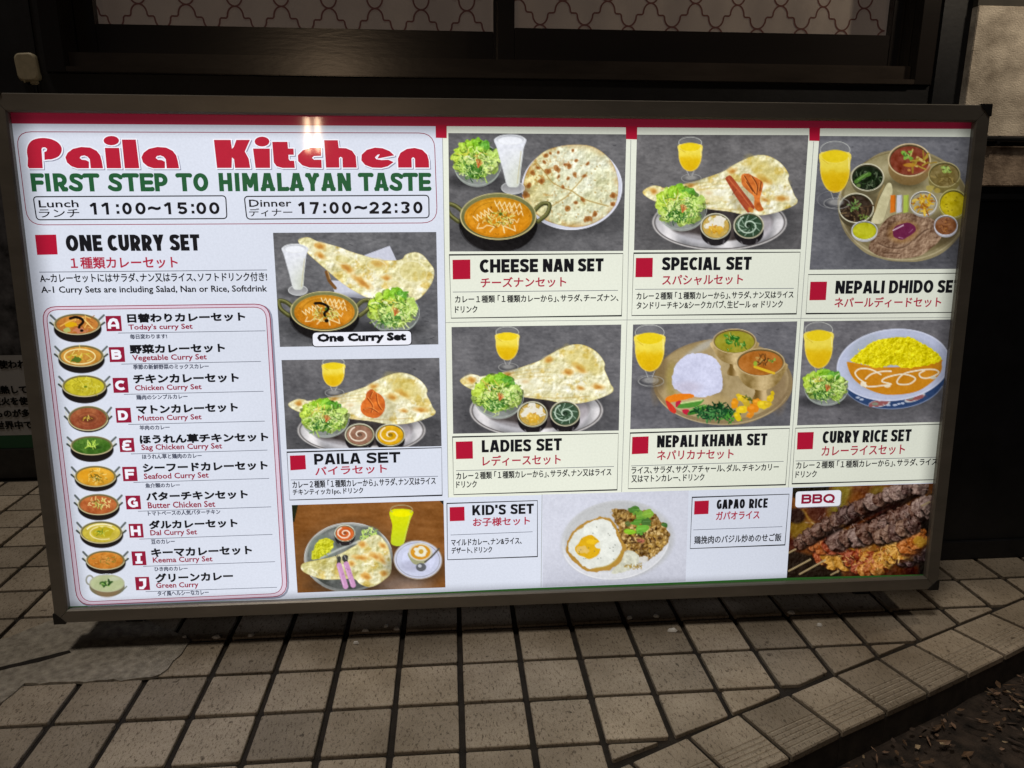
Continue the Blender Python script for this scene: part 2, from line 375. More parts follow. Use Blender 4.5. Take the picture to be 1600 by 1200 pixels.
# soil below the step with litter
r = random.Random(3); gx = np.linspace(0.4, 3.6, 90); gy = np.linspace(-1.8, 0.6, 70)
rs = np.random.RandomState(5); hgt = rs.rand(70, 90)
for _ in range(2): hgt = (hgt+np.roll(hgt, 1, 0)+np.roll(hgt, 1, 1)+np.roll(hgt, -1, 0)+np.roll(hgt, -1, 1))/5
v = [(x, y, -STEP-0.022+0.05*(hgt[j, i]-0.5)) for j, y in enumerate(gy) for i, x in enumerate(gx)]
f = [(j*90+i, j*90+i+1, (j+1)*90+i+1, (j+1)*90+i) for j in range(69) for i in range(89)]
soil = tag(mesh('soil', v, f, M_soil), kind='structure')
def leaf_litter():
    v, f, ci = [], [], []
    def edge_y(x):   # the step's outer edge as y over x
        return np.interp(x, out_[:, 0], out_[:, 1])
    for k in range(620):
        x = r.uniform(1.2, 2.6); x = x if x > 1.75 or r.random() < .45 else x+.6; ye = edge_y(x); y = ye-0.012-abs(r.gauss(0, 0.07))
        L_, W_ = r.choice((0.007, 0.010, 0.014, 0.026))*r.uniform(.7, 1.3), r.uniform(0.002, 0.009); a = r.uniform(0, 6.283)
        ca, sa = math.cos(a), math.sin(a); z = -STEP+0.000+r.uniform(-0.018, 0.006); b = len(v)
        tl = r.uniform(-0.5, 0.5)
        for (p, q, h) in ((-1, 0, 0), (-0.3, 1, 0.25), (0.4, 0.8, 0.1), (1, 0, 0.35), (0.4, -0.8, 0.2), (-0.3, -1, 0)):
            v.append((x+(p*L_*ca-q*W_*sa)*0.5, y+(p*L_*sa+q*W_*ca)*0.5, z+(h+tl*q*0.5)*0.007))
        f += [(b, b+1, b+2, b+3), (b, b+3, b+4, b+5)]; c = r.choice((0, 0, 0, 1, 1, 1, 2, 3, 3)); ci += [c, c]
    o = mesh('leaf_litter', v, f)
    for nme, c in (('dead brown leaf', (0.13, 0.075, 0.04)), ('dark wet leaf', (0.06, 0.04, 0.03)), ('pale dry leaf', (0.42, 0.32, 0.2)), ('tan leaf', (0.24, 0.15, 0.10))):
        o.data.materials.append(surf(nme, c, 0.7, 0.3, 60))
    o.data.polygons.foreach_set('material_index', ci); return tag(o, kind='stuff')
leaf_litter()

# ================================================================== BUILDING BEHIND
WY = 1.05
def wp(x, y, Y=WY): q = hit_wall(x, y, Y); return q[0], q[2]
sill = wp(400, 108)[1]
wl, wr = wp(98, 100)[0], wp(1440, 120)[0]
wt = sill+1.15
xr_end = wp(1513, 100)[0]
wall = empty('restaurant_wall', (1.0, WY, 0))
tag(wall, 'black painted restaurant wall with the window opening, behind the menu sign', 'wall')
def wbox(name, x0, x1, y0, y1, z0, z1, mat, root, bevel=0.0):
    o = box(name, x0-root.location.x, x1-root.location.x, y0-root.location.y, y1-root.location.y, z0-root.location.z, z1-root.location.z, mat, root, bevel); return o
wbox('lower_wall', -2.4, xr_end, WY, WY+0.2, -0.05, sill-0.02, M_wall, wall)
wbox('side_wall', -2.4, wl-0.045, WY, WY+0.2, sill-0.02, 3.0, M_wall, wall)
wbox('side_wall', wr+0.03, xr_end, WY, WY+0.2, sill-0.02, 3.0, M_wall, wall)
wbox('top_wall', wl-0.045, wr+0.03, WY, WY+0.2, wt, 3.0, M_wall, wall)
wbox('corner_trim', wp(50, 90)[0], wp(58, 90)[0], WY-0.006, WY, 0.0, 3.0, M_wall, wall)
wbox('corner_trim', wp(1462, 90)[0], wp(1470, 90)[0], WY-0.010, WY, 0.0, 3.0, M_wall, wall)
win = empty('window', ((wl+wr)/2, WY, sill)); tag(win, 'wide dark brown sliding window with two curtained panes above the menu sign', 'window')
FD = 0.012  # outer frame stands a little proud of the wall
wbox('frame_post', wl-0.043, wl+0.012, WY-FD, WY+0.12, sill-0.018, wt-0.002, M_wframe, win, 0.002)
wbox('frame_post', wr-0.03, wr+0.028, WY-FD, WY+0.12, sill-0.018, wt-0.002, M_wframe, win, 0.002)
wbox('window_sill', wl+0.0125, wr-0.0305, WY-FD-0.004, WY+0.03, sill-0.018, sill-0.002, M_wframe2, win, 0.002)
s1 = wp(400, 92, WY+0.04)[1]; s0 = wp(400, 104, WY+0.03)[1]
wbox('frame_rail', wl+0.0125, wr-0.0305, WY+0.012, WY+0.11, sill-0.001, s1+0.006, M_wframe2, win, 0.0015)
wbox('head_rail', wl+0.0125, wr-0.0305, WY-FD, WY+0.12, wt-0.05, wt-0.002, M_wframe, win)
mz = s1+0.0065
def sash(x0p, x1p, Yc, cur0, cur1, yb):
    """a sliding sash: stiles, bottom rail, glass; x in photo pixels along the line y=60"""
    xa, xb = wp(x0p, 60, Yc)[0], wp(x1p, 60, Yc)[0]; ga, gb = wp(cur0, 30, Yc)[0], wp(cur1, 30, Yc)[0]; zb = wp((x0p+x1p)/2, yb, Yc)[1]
    wbox('sash_stile', xa, ga, Yc, Yc+0.03, mz, wt-0.052, M_wframe, win, 0.0015)
    wbox('sash_stile', gb, xb, Yc, Yc+0.03, mz, wt-0.052, M_wframe, win, 0.0015)
    wbox('sash_rail', ga+0.0005, gb-0.0005, Yc+0.001, Yc+0.029, mz, zb, M_wframe, win, 0.0015)
    wbox('glass_pane', ga+0.0002, gb-0.0002, Yc+0.013, Yc+0.017, zb+0.0003, wt-0.052, M_glass, win)
    return ga, gb, zb
Y1, Y2 = WY+0.045, WY+0.078
ra = sash(778, 1409, Y1, 804, 1395, 49)
la = sash(120, 800, Y2, 147, 771, 43)
wbox('jamb_strip', wp(1409, 60, Y1)[0]+0.001, wr-0.031, WY+0.03, WY+0.06, mz, wt-0.052, M_wframe, win)
# curtains with the trellis print
def curtain(x0, x1, label, node):
    Yc = WY+0.135; P = 0.1412; HV = 0.0685; z0, z1 = sill-0.02, wt-0.01; nd = hit_wall(*node, Yc)
    root = empty('curtain', ((x0+x1)/2, Yc, z0)); tag(root, label, 'curtain', 'curtains behind the window')
    fold = lambda x, z: 0.006*math.sin(x*19.0+0.6*math.sin(z*3))+0.003*math.sin(x*47+1.3)
    nx, nz = int((x1-x0)/0.01)+1, 12; v, f = [], []
    xs = np.linspace(x0, x1, nx); zs = np.linspace(z0, z1, nz)
    for z in zs:
        for x in xs: v.append((x-root.location.x, fold(x, z), z-z0))
    for j in range(nz-1):
        for i in range(nx-1): f.append((j*nx+i, j*nx+i+1, (j+1)*nx+i+1, (j+1)*nx+i))
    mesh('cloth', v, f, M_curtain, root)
    # one quarter line of the trellis: lobe, notch, lobe (unit: half period across, half period down)
    q = []
    for k in range(7):
        a = math.pi/2*k/6; q.append((0.34*math.sin(a), 0.42*(1-math.cos(a))))
    q += [(0.36, 0.46), (0.40, 0.50), (0.60, 0.50), (0.64, 0.54)]
    for k in range(7):
        a = math.pi/2*k/6; q.append((1-0.34*math.cos(a), 1-0.42*(1-math.sin(a))))
    q = np.array(q); lv, lf = [], []; hw = 0.0026
    zr = nd[2]-4*HV; xs0 = nd[0]-math.ceil((nd[0]-x0)/P)*P
    for j in range(-1, int((z1-z0)/HV)+3):
        for i in range(int((x1-x0)/(P/2))+4):
            if (i+j) % 2: continue
            for sx in (1, -1):
                pts = [(xs0+(i+0)*P/2+sx*a*P/2, zr+(j+0)*HV-b*HV) for a, b in q]
                pts = [p for p in pts if x0+0.003 < p[0] < x1-0.003 and z0+0.003 < p[1] < z1-0.003]
                if len(pts) < 2: continue
                A = np.array(pts); T = np.gradient(A, axis=0); T /= np.linalg.norm(T, axis=1)[:, None]+1e-9
                b0 = len(lv)
                for (x, z), t in zip(A, T):
                    for s_ in (-1, 1):
                        xx, zz = x-t[1]*hw*s_, z+t[0]*hw*s_
                        lv.append((xx-root.location.x, fold(xx, zz)-0.0012, zz-z0))
                lf += [(b0+2*k, b0+2*k+2, b0+2*k+3, b0+2*k+1) for k in range(len(A)-1)]
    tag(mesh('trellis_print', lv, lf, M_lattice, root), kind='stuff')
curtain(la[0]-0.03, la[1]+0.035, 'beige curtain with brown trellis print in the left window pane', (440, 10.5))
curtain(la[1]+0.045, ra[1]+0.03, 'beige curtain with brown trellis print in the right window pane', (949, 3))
box_room = box('room_backing', wl-0.2, wr+0.2, WY+0.21, WY+0.23, sill-0.3, 3.0, M_wall); tag(box_room, kind='structure')
# cable cap on the wall
cx, cz = wp(47, 106); cap = empty('cable_cap', (cx, WY, cz-0.035)); tag(cap, 'small yellowed plastic cable cap on the black wall at the upper left', 'cable cap')
def rounded_slab(name, cx, cz, w_, h_, r_, y0, y1, mat, parent, rot=0.0):
    P = []
    for sx, sz, a0 in ((1, 1, 0), (-1, 1, 90), (-1, -1, 180), (1, -1, 270)):
        for k in range(6):
            a = math.radians(a0+18*k); P.append((sx*(w_/2-r_)+r_*math.cos(a), sz*(h_/2-r_)+r_*math.sin(a)))
    c_, s_ = math.cos(rot), math.sin(rot); n = len(P); v = []
    for y, t in ((y1, 1.0), (y0+0.005, 1.0), (y0+0.0015, 0.95), (y0, 0.86)):
        for p, q in P: v.append((cx+(p*c_-q*s_)*t, y, cz+(p*s_+q*c_)*t))
    f = [(k*n+i_, k*n+(i_+1) % n, (k+1)*n+(i_+1) % n, (k+1)*n+i_) for k in range(3) for i_ in range(n)]+[tuple(range(3*n, 4*n)), tuple(range(n-1, -1, -1))]
    o = mesh(name, v, f, mat, parent)
    for p_ in o.data.polygons: p_.use_smooth = len(p_.vertices) == 4
    return o
rounded_slab('cap_body', 0.0, 0.034, 0.058, 0.076, 0.016, -0.024, 0.0, M_cable, cap, 0.06)
box('cap_neck', 0.002, 0.022, -0.018, -0.004, -0.012, 0.0005, M_cable, cap, 0.003)
def tube(name, pts, rad, mat, parent=None, seg=8):
    v, f = [], []
    P = [Vector(p) for p in pts]
    for i, p in enumerate(P):
        t = (P[min(i+1, len(P)-1)]-P[max(i-1, 0)]).normalized(); a = t.orthogonal().normalized(); b = t.cross(a)
        for k in range(seg):
            an = 2*math.pi*k/seg; v.append(p+(a*math.cos(an)+b*math.sin(an))*rad)
    for i in range(len(P)-1):
        for k in range(seg): f.append((i*seg+k, i*seg+(k+1) % seg, (i+1)*seg+(k+1) % seg, (i+1)*seg+k))
    f.append(tuple(range(seg))); f.append(tuple((len(P)-1)*seg+k for k in range(seg-1, -1, -1)))
    return mesh(name, v, f, mat, parent)
tube('cable', [(0.012, -0.011, -0.011), (0.014, -0.013, -0.05), (0.02, -0.012, -0.2), (0.02, -0.010, -0.6)], 0.004, M_black, cap)
tube('screw', [(-0.012, -0.024, 0.004), (-0.010, -0.020, -0.008)], 0.002, M_cable, cap)
# neighbouring wall at the right
PY = 1.02
def pp(x, y): return wp(x, y, PY)
px0 = pp(1513, 120)[0]
pil = empty('plaster_pillar', (px0, PY, 0)); tag(pil, 'weathered beige plaster pillar with a stained stone foot beyond the right end of the sign', 'pillar')
zp = pp(1560, 214)[1]; zs = pp(1560, 228)[1]; zb = pp(1560, 291)[1]; ztop = pp(1560, 9)[1]
wbox('plaster_panel', px0+0.002, px0+0.9, PY, PY+0.1, zp+0.002, ztop, M_plaster, pil, 0.002)
wbox('upper_band', px0+0.002, px0+0.9, PY+0.006, PY+0.1, ztop+0.001, 3.0, surf('dark olive paint', (0.05, 0.045, 0.035), .7), pil)
wbox('stone_foot', pp(1545, 260)[0]-0.06, px0+0.9, PY+0.01, PY+0.1, zb, zs, M_stone, pil, 0.004)
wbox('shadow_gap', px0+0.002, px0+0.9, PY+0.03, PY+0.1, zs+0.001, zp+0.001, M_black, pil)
wbox('black_plinth', px0+0.001, px0+0.9, PY+0.035, PY+0.1, -0.05, zb-0.001, M_wall, pil)
lw = empty('dark_filler', (2.4, 0.24, 0)); tag(lw, 'added low black block filling the dark area beside the right end of the menu sign', 'filler block')  # black block added to stand in for the shade right of the sign
wbox('filler_block', 1.86, px0+0.9, 0.245, PY-0.03, -0.05, 0.868, M_wall, lw, 0.006)
wbox('filler_cap', 1.85, px0+0.9, 0.235, PY-0.028, 0.8685, 0.884, M_wall, lw, 0.004)
wbox('filler_foot', 1.855, px0+0.9, 0.238, 0.244, 0.0, 0.05, M_wall, lw, 0.002)
pa, pb = pp(1530, 217), pp(1640, 223)
pe = empty('drain_pipe', (pa[0], PY-0.01, pa[1]-0.01)); tag(pe, 'thin black pipe running along the foot of the beige plaster at the right', 'pipe')
tube('pipe_body', [(-0.02, 0, 0.012), (pb[0]-pa[0]+0.4, 0, pb[1]-pa[1]+0.008)], 0.009, M_black, pe, 10)
for k in (0.05, 0.28): box('pipe_clip', k, k+0.012, -0.006, 0.012, -0.006+(pb[1]-pa[1])*k, 0.02+(pb[1]-pa[1])*k, M_black, pe, 0.001)

# added fill light outside the view, brightens the plaster pillar; no lamp known there
wl_ = bpy.data.lights.new('pillar_fill_light', 'POINT'); wl_.energy = 20; wl_.shadow_soft_size = 0.06; wl_.color = (1.0, 0.84, 0.64)
wo_ = bpy.data.objects.new('pillar_fill_light', wl_); COL.objects.link(wo_); wo_.location = (2.85, 0.42, 2.0)
# the second notice board standing on the ground at the left
bb = hit_ground(20, 742); BY = bb[1]-0.03
brd = empty('notice_board', (-0.80, BY, 0)); tag(brd, 'black framed notice board with dark photograph and Japanese text, left of the menu sign', 'notice board')
def bp(x, y): q = hit_wall(x, y, BY); return q[0]+0.80, q[2]
bx0, bx1 = -0.55, bp(76, 650)[0]
z_tx0, z_tx1 = bp(10, 680)[1], bp(10, 555)[1]; z_g = bp(10, 700)[1]; z_top = 1.08
box('board_frame', bx0, bx1, 0.002, 0.035, 0.0, z_top, M_black, brd, 0.003)
box('bottom_rail', bx0, bx1, -0.008, 0.0015, 0.002, z_g-0.002, M_rubber, brd, 0.002)
box('notice_sheet', bx0+0.015, bx1-0.006, -0.002, 0.0, z_tx0, z_tx1, surf('white notice paper', (0.34, 0.34, 0.345), .5, .06, 20), brd)
box('green_stripe', bx0+0.015, bx1-0.006, -0.0024, -0.0001, z_g, z_tx0-0.0005, surf('green notice ink', (0.012, 0.07, 0.03), .5, .1, 20), brd)
box('notice_photo', bx0+0.015, bx1-0.006, -0.002, 0.0, z_tx1+0.0005, z_top-0.02, surf('printed dark photograph', (0.02, 0.021, 0.027), .4, .9, 16, rgb2=(0.15, 0.15, 0.165)), brd)
def text_mesh(body, res=2):
    c = bpy.data.curves.new('lettering', 'FONT'); c.body = body; c.resolution_u = res
    o = bpy.data.objects.new('lettering', c); COL.objects.link(o)
    me = bpy.data.meshes.new_from_object(o); bpy.data.objects.remove(o); bpy.data.curves.remove(c)
    n = len(me.vertices); co_ = np.zeros(n*3, np.float32); me.vertices.foreach_get('co', co_)
    fs = [tuple(p.vertices) for p in me.polygons]; bpy.data.meshes.remove(me)
    return co_.reshape(-1, 3)[:, :2].astype(float), fs
def thicken(P, fs, b):
    """P (n,2) points in metres, fs faces; returns extra ribbon quads that make the strokes heavier by b on each side"""
    cnt = {}
    for fc in fs:
        for i in range(len(fc)):
            e = (fc[i], fc[(i+1) % len(fc)]); k = (min(e), max(e)); cnt[k] = cnt.get(k, 0)+1
    E_ = np.array([k for k, c in cnt.items() if c == 1])
    if len(E_) == 0: return np.zeros((0, 2)), []
    A, B = P[E_[:, 0]], P[E_[:, 1]]; d = B-A; L_ = np.linalg.norm(d, axis=1); ok = L_ > 1e-7
    A, B, d, L_ = A[ok], B[ok], d[ok], L_[ok]; t = d/L_[:, None]; nrm = np.stack([-t[:, 1], t[:, 0]], 1)
    ext = np.minimum(b*.75, L_*0.5+b*0.30)[:, None]
    q = np.stack([A-t*ext-nrm*b, B+t*ext-nrm*b, B+t*ext+nrm*b, A-t*ext+nrm*b], 1).reshape(-1, 2)
    return q, [(4*i, 4*i+1, 4*i+2, 4*i+3) for i in range(len(A))]
def board_text(body, x0, yb, h, n_em, bold=0.0):
    P, fs = text_mesh(body); a = bp(x0, yb); top = bp(x0, yb-h); H = top[1]-a[1]
    mn, mx = P.min(0), P.max(0); k = H/(mx[1]-mn[1]); Q = (P-mn)*k+np.array(a)
    R, rf = thicken(Q, fs, 0.0012)
    keep = [(q[0], -0.0030, q[1]) for q in Q]+[(q[0], -0.0034, q[1]) for q in R]; n = len(Q)
    mesh('lettering', keep, list(fs)+[tuple(n+i for i in t) for t in rf], M_black, brd)
for body, x0, yb, h in (('使われる', 0, 575.5, 12.5), ('加熱して', -11, 615, 12), ('直火を使', -10, 633, 12), ('ものが多', -6, 652, 12), ('世界中で', -5, 670.5, 12.5)):
    board_text(body, x0, yb, h, 0)

# ================================================================== THE MENU SIGN
sign = empty('menu_sign', tuple(ORG))
sign.matrix_world = Matrix(((EX[0], EY[0], EZ[0], ORG[0]), (EX[1], EY[1], EZ[1], ORG[1]), (EX[2], EY[2], EZ[2], ORG[2]), (0, 0, 0, 1)))
tag(sign, 'long backlit restaurant menu sign with food photographs in a brown metal frame', 'menu sign')
# two warm tube lamps across the street; their mirror image in the sign face is the glint in the photograph
for lu in (480, 496):
    _u, _v = loc(lu, 210, 0.0); Pm = ORG+EX*float(_u)+EZ*float(_v); d_ = Pm-CAM; d_ /= np.linalg.norm(d_); rfl = d_-2*(d_@EY)*EY
    al = bpy.data.lights.new('tube_lamp', 'AREA'); al.shape = 'RECTANGLE'; al.size = 0.04; al.size_y = 0.30; al.energy = 5.5; al.color = (1.0, 0.70, 0.44)
    ao = bpy.data.objects.new('tube_lamp', al); COL.objects.link(ao); ao.location = tuple(Pm+rfl*6.0)
    ao.rotation_euler = (Vector(Pm)-ao.location).to_track_quat('-Z', 'Y').to_euler()

DB = 0.012
i_tl, i_tr, i_br, i_bl = [tuple(float(q) for q in loc(*p, 0.0)) for p in ((5, 175), (1523.5, 189.5), (1441.5, 902.5), (110, 953.5))]
rt_z = (i_tl[1]+i_tr[1])/2; rb_z = (i_bl[1]+i_br[1])/2; rl_x = (i_tl[0]+i_bl[0])/2; rr_x = (i_tr[0]+i_br[0])/2+0.005
IN = [(rl_x, rt_z), (rr_x, rt_z), (rr_x, rb_z), (rl_x, rb_z)]; OUT = [(0, SH), (SW, SH), (SW, 0), (0, 0)]
for k in range(4):
    a, b, c, d = OUT[k], OUT[(k+1) % 4], IN[(k+1) % 4], IN[k]
    def ins(p, q, t): return (p[0]+(q[0]-p[0])*t, p[1]+(q[1]-p[1])*t)
    v = []; lg = math.hypot(b[0]-a[0], b[1]-a[1]); gx_ = ((b[0]-a[0])/lg*0.0005, (b[1]-a[1])/lg*0.0005)
    prof = [(0.0, 0.045), (0.0, 0.004), (0.06, 0.0), (0.90, 0.0), (1.0, 0.003), (1.0, 0.02)]
    for t, y in prof:
        for p, q in ((a, d), (b, c)):
            e = ins(p, q, t); sg = 1 if p is a else -1; v.append((e[0]+gx_[0]*sg, y, e[1]+gx_[1]*sg))
    n = len(prof)
    f = [(2*i, 2*i+1, 2*i+3, 2*i+2) for i in range(n-1)]+[(2*n-2, 2*n-1, 1, 0)]+[tuple(range(0, 2*n, 2)), tuple(range(2*n-1, 0, -2))]
    o = mesh('frame_rail', v, f, M_frame, sign)
box('housing', 0.008, SW-0.008, 0.046, 0.19, 0.008, SH-0.008, M_box, sign, 0.003)
for (cx_, cz_, sx_, sz_) in ((SW, SH, -1, -1), (SW, 0, -1, 1), (0, 0, 1, 1), (0, SH, 1, -1)):
    # moulded corner: a bevelled wedge over the mitre
    pts = [(0.001, 0.001), (-0.021, 0.001), (-0.021, -0.003), (-0.003, -0.021), (0.001, -0.021)]
    v = [(cx_-sx_*p, y, cz_-sz_*q) for y in (-0.0015, 0.05) for p, q in pts]
    n = 5; f = [tuple(range(n)), tuple(range(2*n-1, n-1, -1))]+[(i, n+i, n+(i+1) % n, (i+1) % n) for i in range(n)]
    mesh('corner_cap', v, f, M_rubber, sign)
for u_ in (0.10, SW-0.10):
    box('foot', u_-0.02, u_+0.02, 0.11, 0.17, -G0+0.004, 0.0075, M_box, sign, 0.003)
    box('foot_pad', u_-0.028, u_+0.028, 0.10, 0.185, -G0-0.004, -G0+0.0035, M_rubber, sign, 0.002)
LAY = {'base': 0.0120, 'sheet': 0.0116, 'pic': 0.0112, 'box': 0.0112, 'line': 0.0107, 'badge': 0.0104, 'ink': 0.0102, 'ink2': 0.0098, 'ink3': 0.0094}
def quad_px(name, px, mat, parent, lay, sub=1):
    U, V = loc(*np.array(px, float).T); return mesh(name, [(u, LAY[lay], v) for u, v in zip(U, V)], [tuple(range(len(px)))], mat, parent)
def line_px(name, pts, wpx, mat, parent, lay='line', closed=False):
    P = np.stack(loc(*np.array(pts, float).T), 1); n = len(P); hw = wpx*PXM/2
    T = np.array([P[(i+1) % n]-P[i-1] if closed or 0 < i < n-1 else (P[1]-P[0] if i == 0 else P[-1]-P[-2]) for i in range(n)])
    T /= np.linalg.norm(T, axis=1)[:, None]; N_ = np.stack([-T[:, 1], T[:, 0]], 1)
    scale = np.ones(n)
    if closed or n > 2:
        for i in range(n):
            if closed or 0 < i < n-1:
                d1 = P[i]-P[i-1]; d1 /= np.linalg.norm(d1); c = abs(d1@T[i]); scale[i] = 1/max(c, 0.5)
    v = [(p[0]+s*n_[0]*hw*k, LAY[lay], p[1]+s*n_[1]*hw*k) for p, n_, k in zip(P, N_, scale) for s in (-1, 1)]
    m = n if closed else n-1
    return mesh(name, v, [(2*i, 2*i+1, 2*((i+1) % n)+1, 2*((i+1) % n)) for i in range(m)], mat, parent)
def rrect(q, r, k=5):
    """rounded outline along a photo quad TL,TR,BR,BL (radius in px)"""
    q = [np.array(p, float) for p in q]; o = []
    for i in range(4):
        a, b, c = q[i-1], q[i], q[(i+1) % 4]; da = (a-b)/np.linalg.norm(a-b); dc = (c-b)/np.linalg.norm(c-b)
        p0, p2 = b+da*r, b+dc*r
        for t in np.linspace(0, 1, k+1): 
            o.append((1-t)**2*p0+2*t*(1-t)*b+t*t*p2)
    return [tuple(p) for p in o]
def L_text(body, xl, yl, xr, yr, h, mat, parent, bold=0.35, lay='ink', name='lettering', flip=False, res=2, lean=0.0):
    P, fs = text_mesh(body, res); mn, mx = P.min(0), P.max(0); N_ = (P-mn)/(mx-mn)
    if flip: N_[:, 0] = 1-N_[:, 0]
    (ul, ur, ub, ut), (vl, vr, vb, vt) = loc(np.array([xl, xr, (xl+xr)/2, (xl+xr)/2]), np.array([yl, yr, (yl+yr)/2, (yl+yr)/2-h]))
    b = bold*PXM; H = vt-vb-2*b
    # keep the heavier outline inside the measured box
    s0 = np.array([ul+b, vl+b]); s1 = np.array([ur-b, vr+b])
    Q = s0+N_[:, :1]*(s1-s0)+N_[:, 1:]*np.array([lean*H, H])
    v = [(q[0], LAY[lay], q[1]) for q in Q]; f = list(fs)
    if bold > 0.05:
        R, rf = thicken(Q, fs, b); n = len(v); v += [(q[0], LAY[lay]-0.0001, q[1]) for q in R]; f += [tuple(n+i for i in t) for t in rf]
    return mesh(name, v, f, mat, parent)
def poly_fill_px(name, loops, mat, parent, lay, grow=0.0, dx=0, dy=0):
    c = bpy.data.curves.new(name, 'CURVE'); c.dimensions = '2D'; c.fill_mode = 'BOTH'
    for lp in loops:
        U, V = loc(np.array([p[0]+dx for p in lp], float), np.array([p[1]+dy for p in lp], float))
        s = c.splines.new('POLY'); s.points.add(len(lp)-1); s.use_cyclic_u = True
        for i in range(len(lp)): s.points[i].co = (U[i]*100, V[i]*100, 0, 1)
    o = bpy.data.objects.new(name, c); COL.objects.link(o); me = bpy.data.meshes.new_from_object(o); bpy.data.objects.remove(o)
    P = np.array([[v.co.x/100, v.co.y/100] for v in me.vertices]); fs = [tuple(p.vertices) for p in me.polygons]; bpy.data.meshes.remove(me)
    v = [(p[0], LAY[lay], p[1]) for p in P]; f = list(fs)
    if grow > 0:
        R, rf = thicken(P, fs, grow*PXM); n = len(v); v += [(p[0], LAY[lay]-0.00005, p[1]) for p in R]; f += [tuple(n+i for i in t) for t in rf]
    return mesh(name, v, f, mat, parent)
def smooth(pts, k=4):
    P = np.array(pts, float); n = len(P); o = []
    for i in range(n):
        p0, p1, p2, p3 = P[i-1], P[i], P[(i+1) % n], P[(i+2) % n]
        for t in np.arange(k)/k:
            o.append(0.5*((2*p1)+(-p0+p2)*t+(2*p0-5*p1+4*p2-p3)*t*t+(-p0+3*p1-3*p2+p3)*t**3))
    return o
def arc(cx, cy, rx, ry, a0, a1, n=12): return [(cx+rx*math.cos(math.radians(a0+(a1-a0)*k/n)), cy+ry*math.sin(math.radians(a0+(a1-a0)*k/n))) for k in range(n+1)]
GW = dict(A=.86, B=.76, C=.74, D=.82, E=.66, F=.64, G=.82, H=.82, I=.30, K=.80, L=.62, M=.98, N=.84, O=.88, P=.74, Q=.88, R=.78, S=.70, T=.72, U=.80, Y=.80)
GW["'"] = .26; GW.update({'0': .80, '1': .50, '2': .78, '3': .78, '5': .78, '7': .72, ':': .28})
def glyph(c, w_, s):
    """centre lines of a heavy sans letter of width w_ and height 1; s = stroke width"""
    L_, R_, T_, B_ = s/2, w_-s/2, 1-s*.46, s*.46; v = lambda x: [(x, -.1), (x, 1.1)]; H = .5
    if c == 'A': return [[(s*.38, -.15), (w_/2-s*.12, 1.1)], [(w_-s*.38, -.15), (w_/2+s*.12, 1.1)], [(w_*.22, .28), (w_*.78, .28)]]
    if c == 'B': return [v(L_), [(L_, T_)]+arc(R_-.20-.04, (T_+.53)/2, .20, (T_-.53)/2, 90, -90)+[(L_, .53)], [(L_, .53)]+arc(R_-.22, (B_+.53)/2, .22, (.53-B_)/2, 90, -90)+[(L_, B_)]]
    if c == 'C': return [arc(w_*.60, H, w_*.60-L_, H-B_, 48, 312, 20)]
    if c == 'G': return [arc(w_*.54, H, w_*.54-L_, H-B_, 48, 335, 20), [(R_, .08), (R_, .54)], [(w_*.56, .48), (R_+s*.4, .48)]]
    if c == 'D': return [v(L_), [(L_, T_)]+arc(R_-.36*w_, H, .36*w_, H-B_, 90, -90, 14)+[(L_, B_)]]
    if c in 'EF':
        o = [v(L_), [(L_, T_), (w_, T_)], [(L_, .49), (w_*.92, .49)]]; return o+([[(L_, B_), (w_, B_)]] if c == 'E' else [])
    if c == 'H': return [v(L_), v(R_), [(L_, H), (R_, H)]]
    if c == 'I': return [v(w_/2)]
    if c == 'K': return [v(L_), [(L_+s*.2, .28), (R_+s*.1, 1.12)], [(w_*.42, .62), (R_+s*.22, -.12)]]
    if c == 'L': return [v(L_), [(L_, B_), (w_, B_)]]
    if c == 'M': return [v(L_), v(R_), [(L_, 1.05), (w_/2, .30)], [(R_, 1.05), (w_/2, .30)]]
    if c == 'N': return [v(L_), v(R_), [(L_-s*.1, 1.12), (R_+s*.1, -.12)]]
    if c in 'OQ0':
        o = [arc(w_/2, H, w_/2-L_, H-B_, 0, 360, 26)]; return o+([[(w_*.52, .26), (w_*.96, -.06)]] if c == 'Q' else [])
    if c in 'PR':
        o = [v(L_), [(L_, T_)]+arc(R_-.26, (T_+.40)/2, .26, (T_-.40)/2, 90, -90)+[(L_, .40)]]; return o+([[(w_*.50, .42), (R_+s*.12, -.12)]] if c == 'R' else [])
    if c == 'S':
        q = [(.94, .78), (.76, T_-.02), (.52, T_), (.27, T_-.03), (.19, .71), (.29, .59), (.5, .52), (.73, .43), (.82, .30), (.74, B_+.03), (.48, B_), (.24, B_+.03), (.05, .23)]
        return [[(x*w_, y) for x, y in q]]
    if c == 'T': return [v(w_/2), [(0, T_), (w_, T_)]]
    if c == 'U': return [[(L_, 1.1), (L_, .42)]+arc(w_/2, .42, w_/2-L_, .42-B_, 180, 360, 14)+[(R_, 1.1)]]
    if c == 'Y': return [[(w_/2, -.1), (w_/2, .42)], [(w_/2, .40), (s*.30, 1.12)], [(w_/2, .40), (w_-s*.30, 1.12)]]
    if c == "'": return [[(w_/2, .66), (w_/2, 1.1)]]
    if c == ':': return [[(w_/2, .06), (w_/2, .06+s*1.0)], [(w_/2, .62), (w_/2, .62+s*1.0)]]
    if c == '1': return [v(w_-s*.62), [(0, .70), (w_*.45, .84), (w_-s*.5, 1.0)]]
    if c == '2': return [arc(w_/2, .66, w_/2-L_, .34-B_+.0, 170, -30, 12)+[(w_*.5, .32), (s*.3, B_)], [(0, B_), (w_, B_)]]
    if c == '3': return [arc(w_*.47, .74, w_*.40, .26-B_*.9, 150, -80, 12), arc(w_*.47, .28, w_/2-L_+.01, .28-B_, 85, -155, 14)]
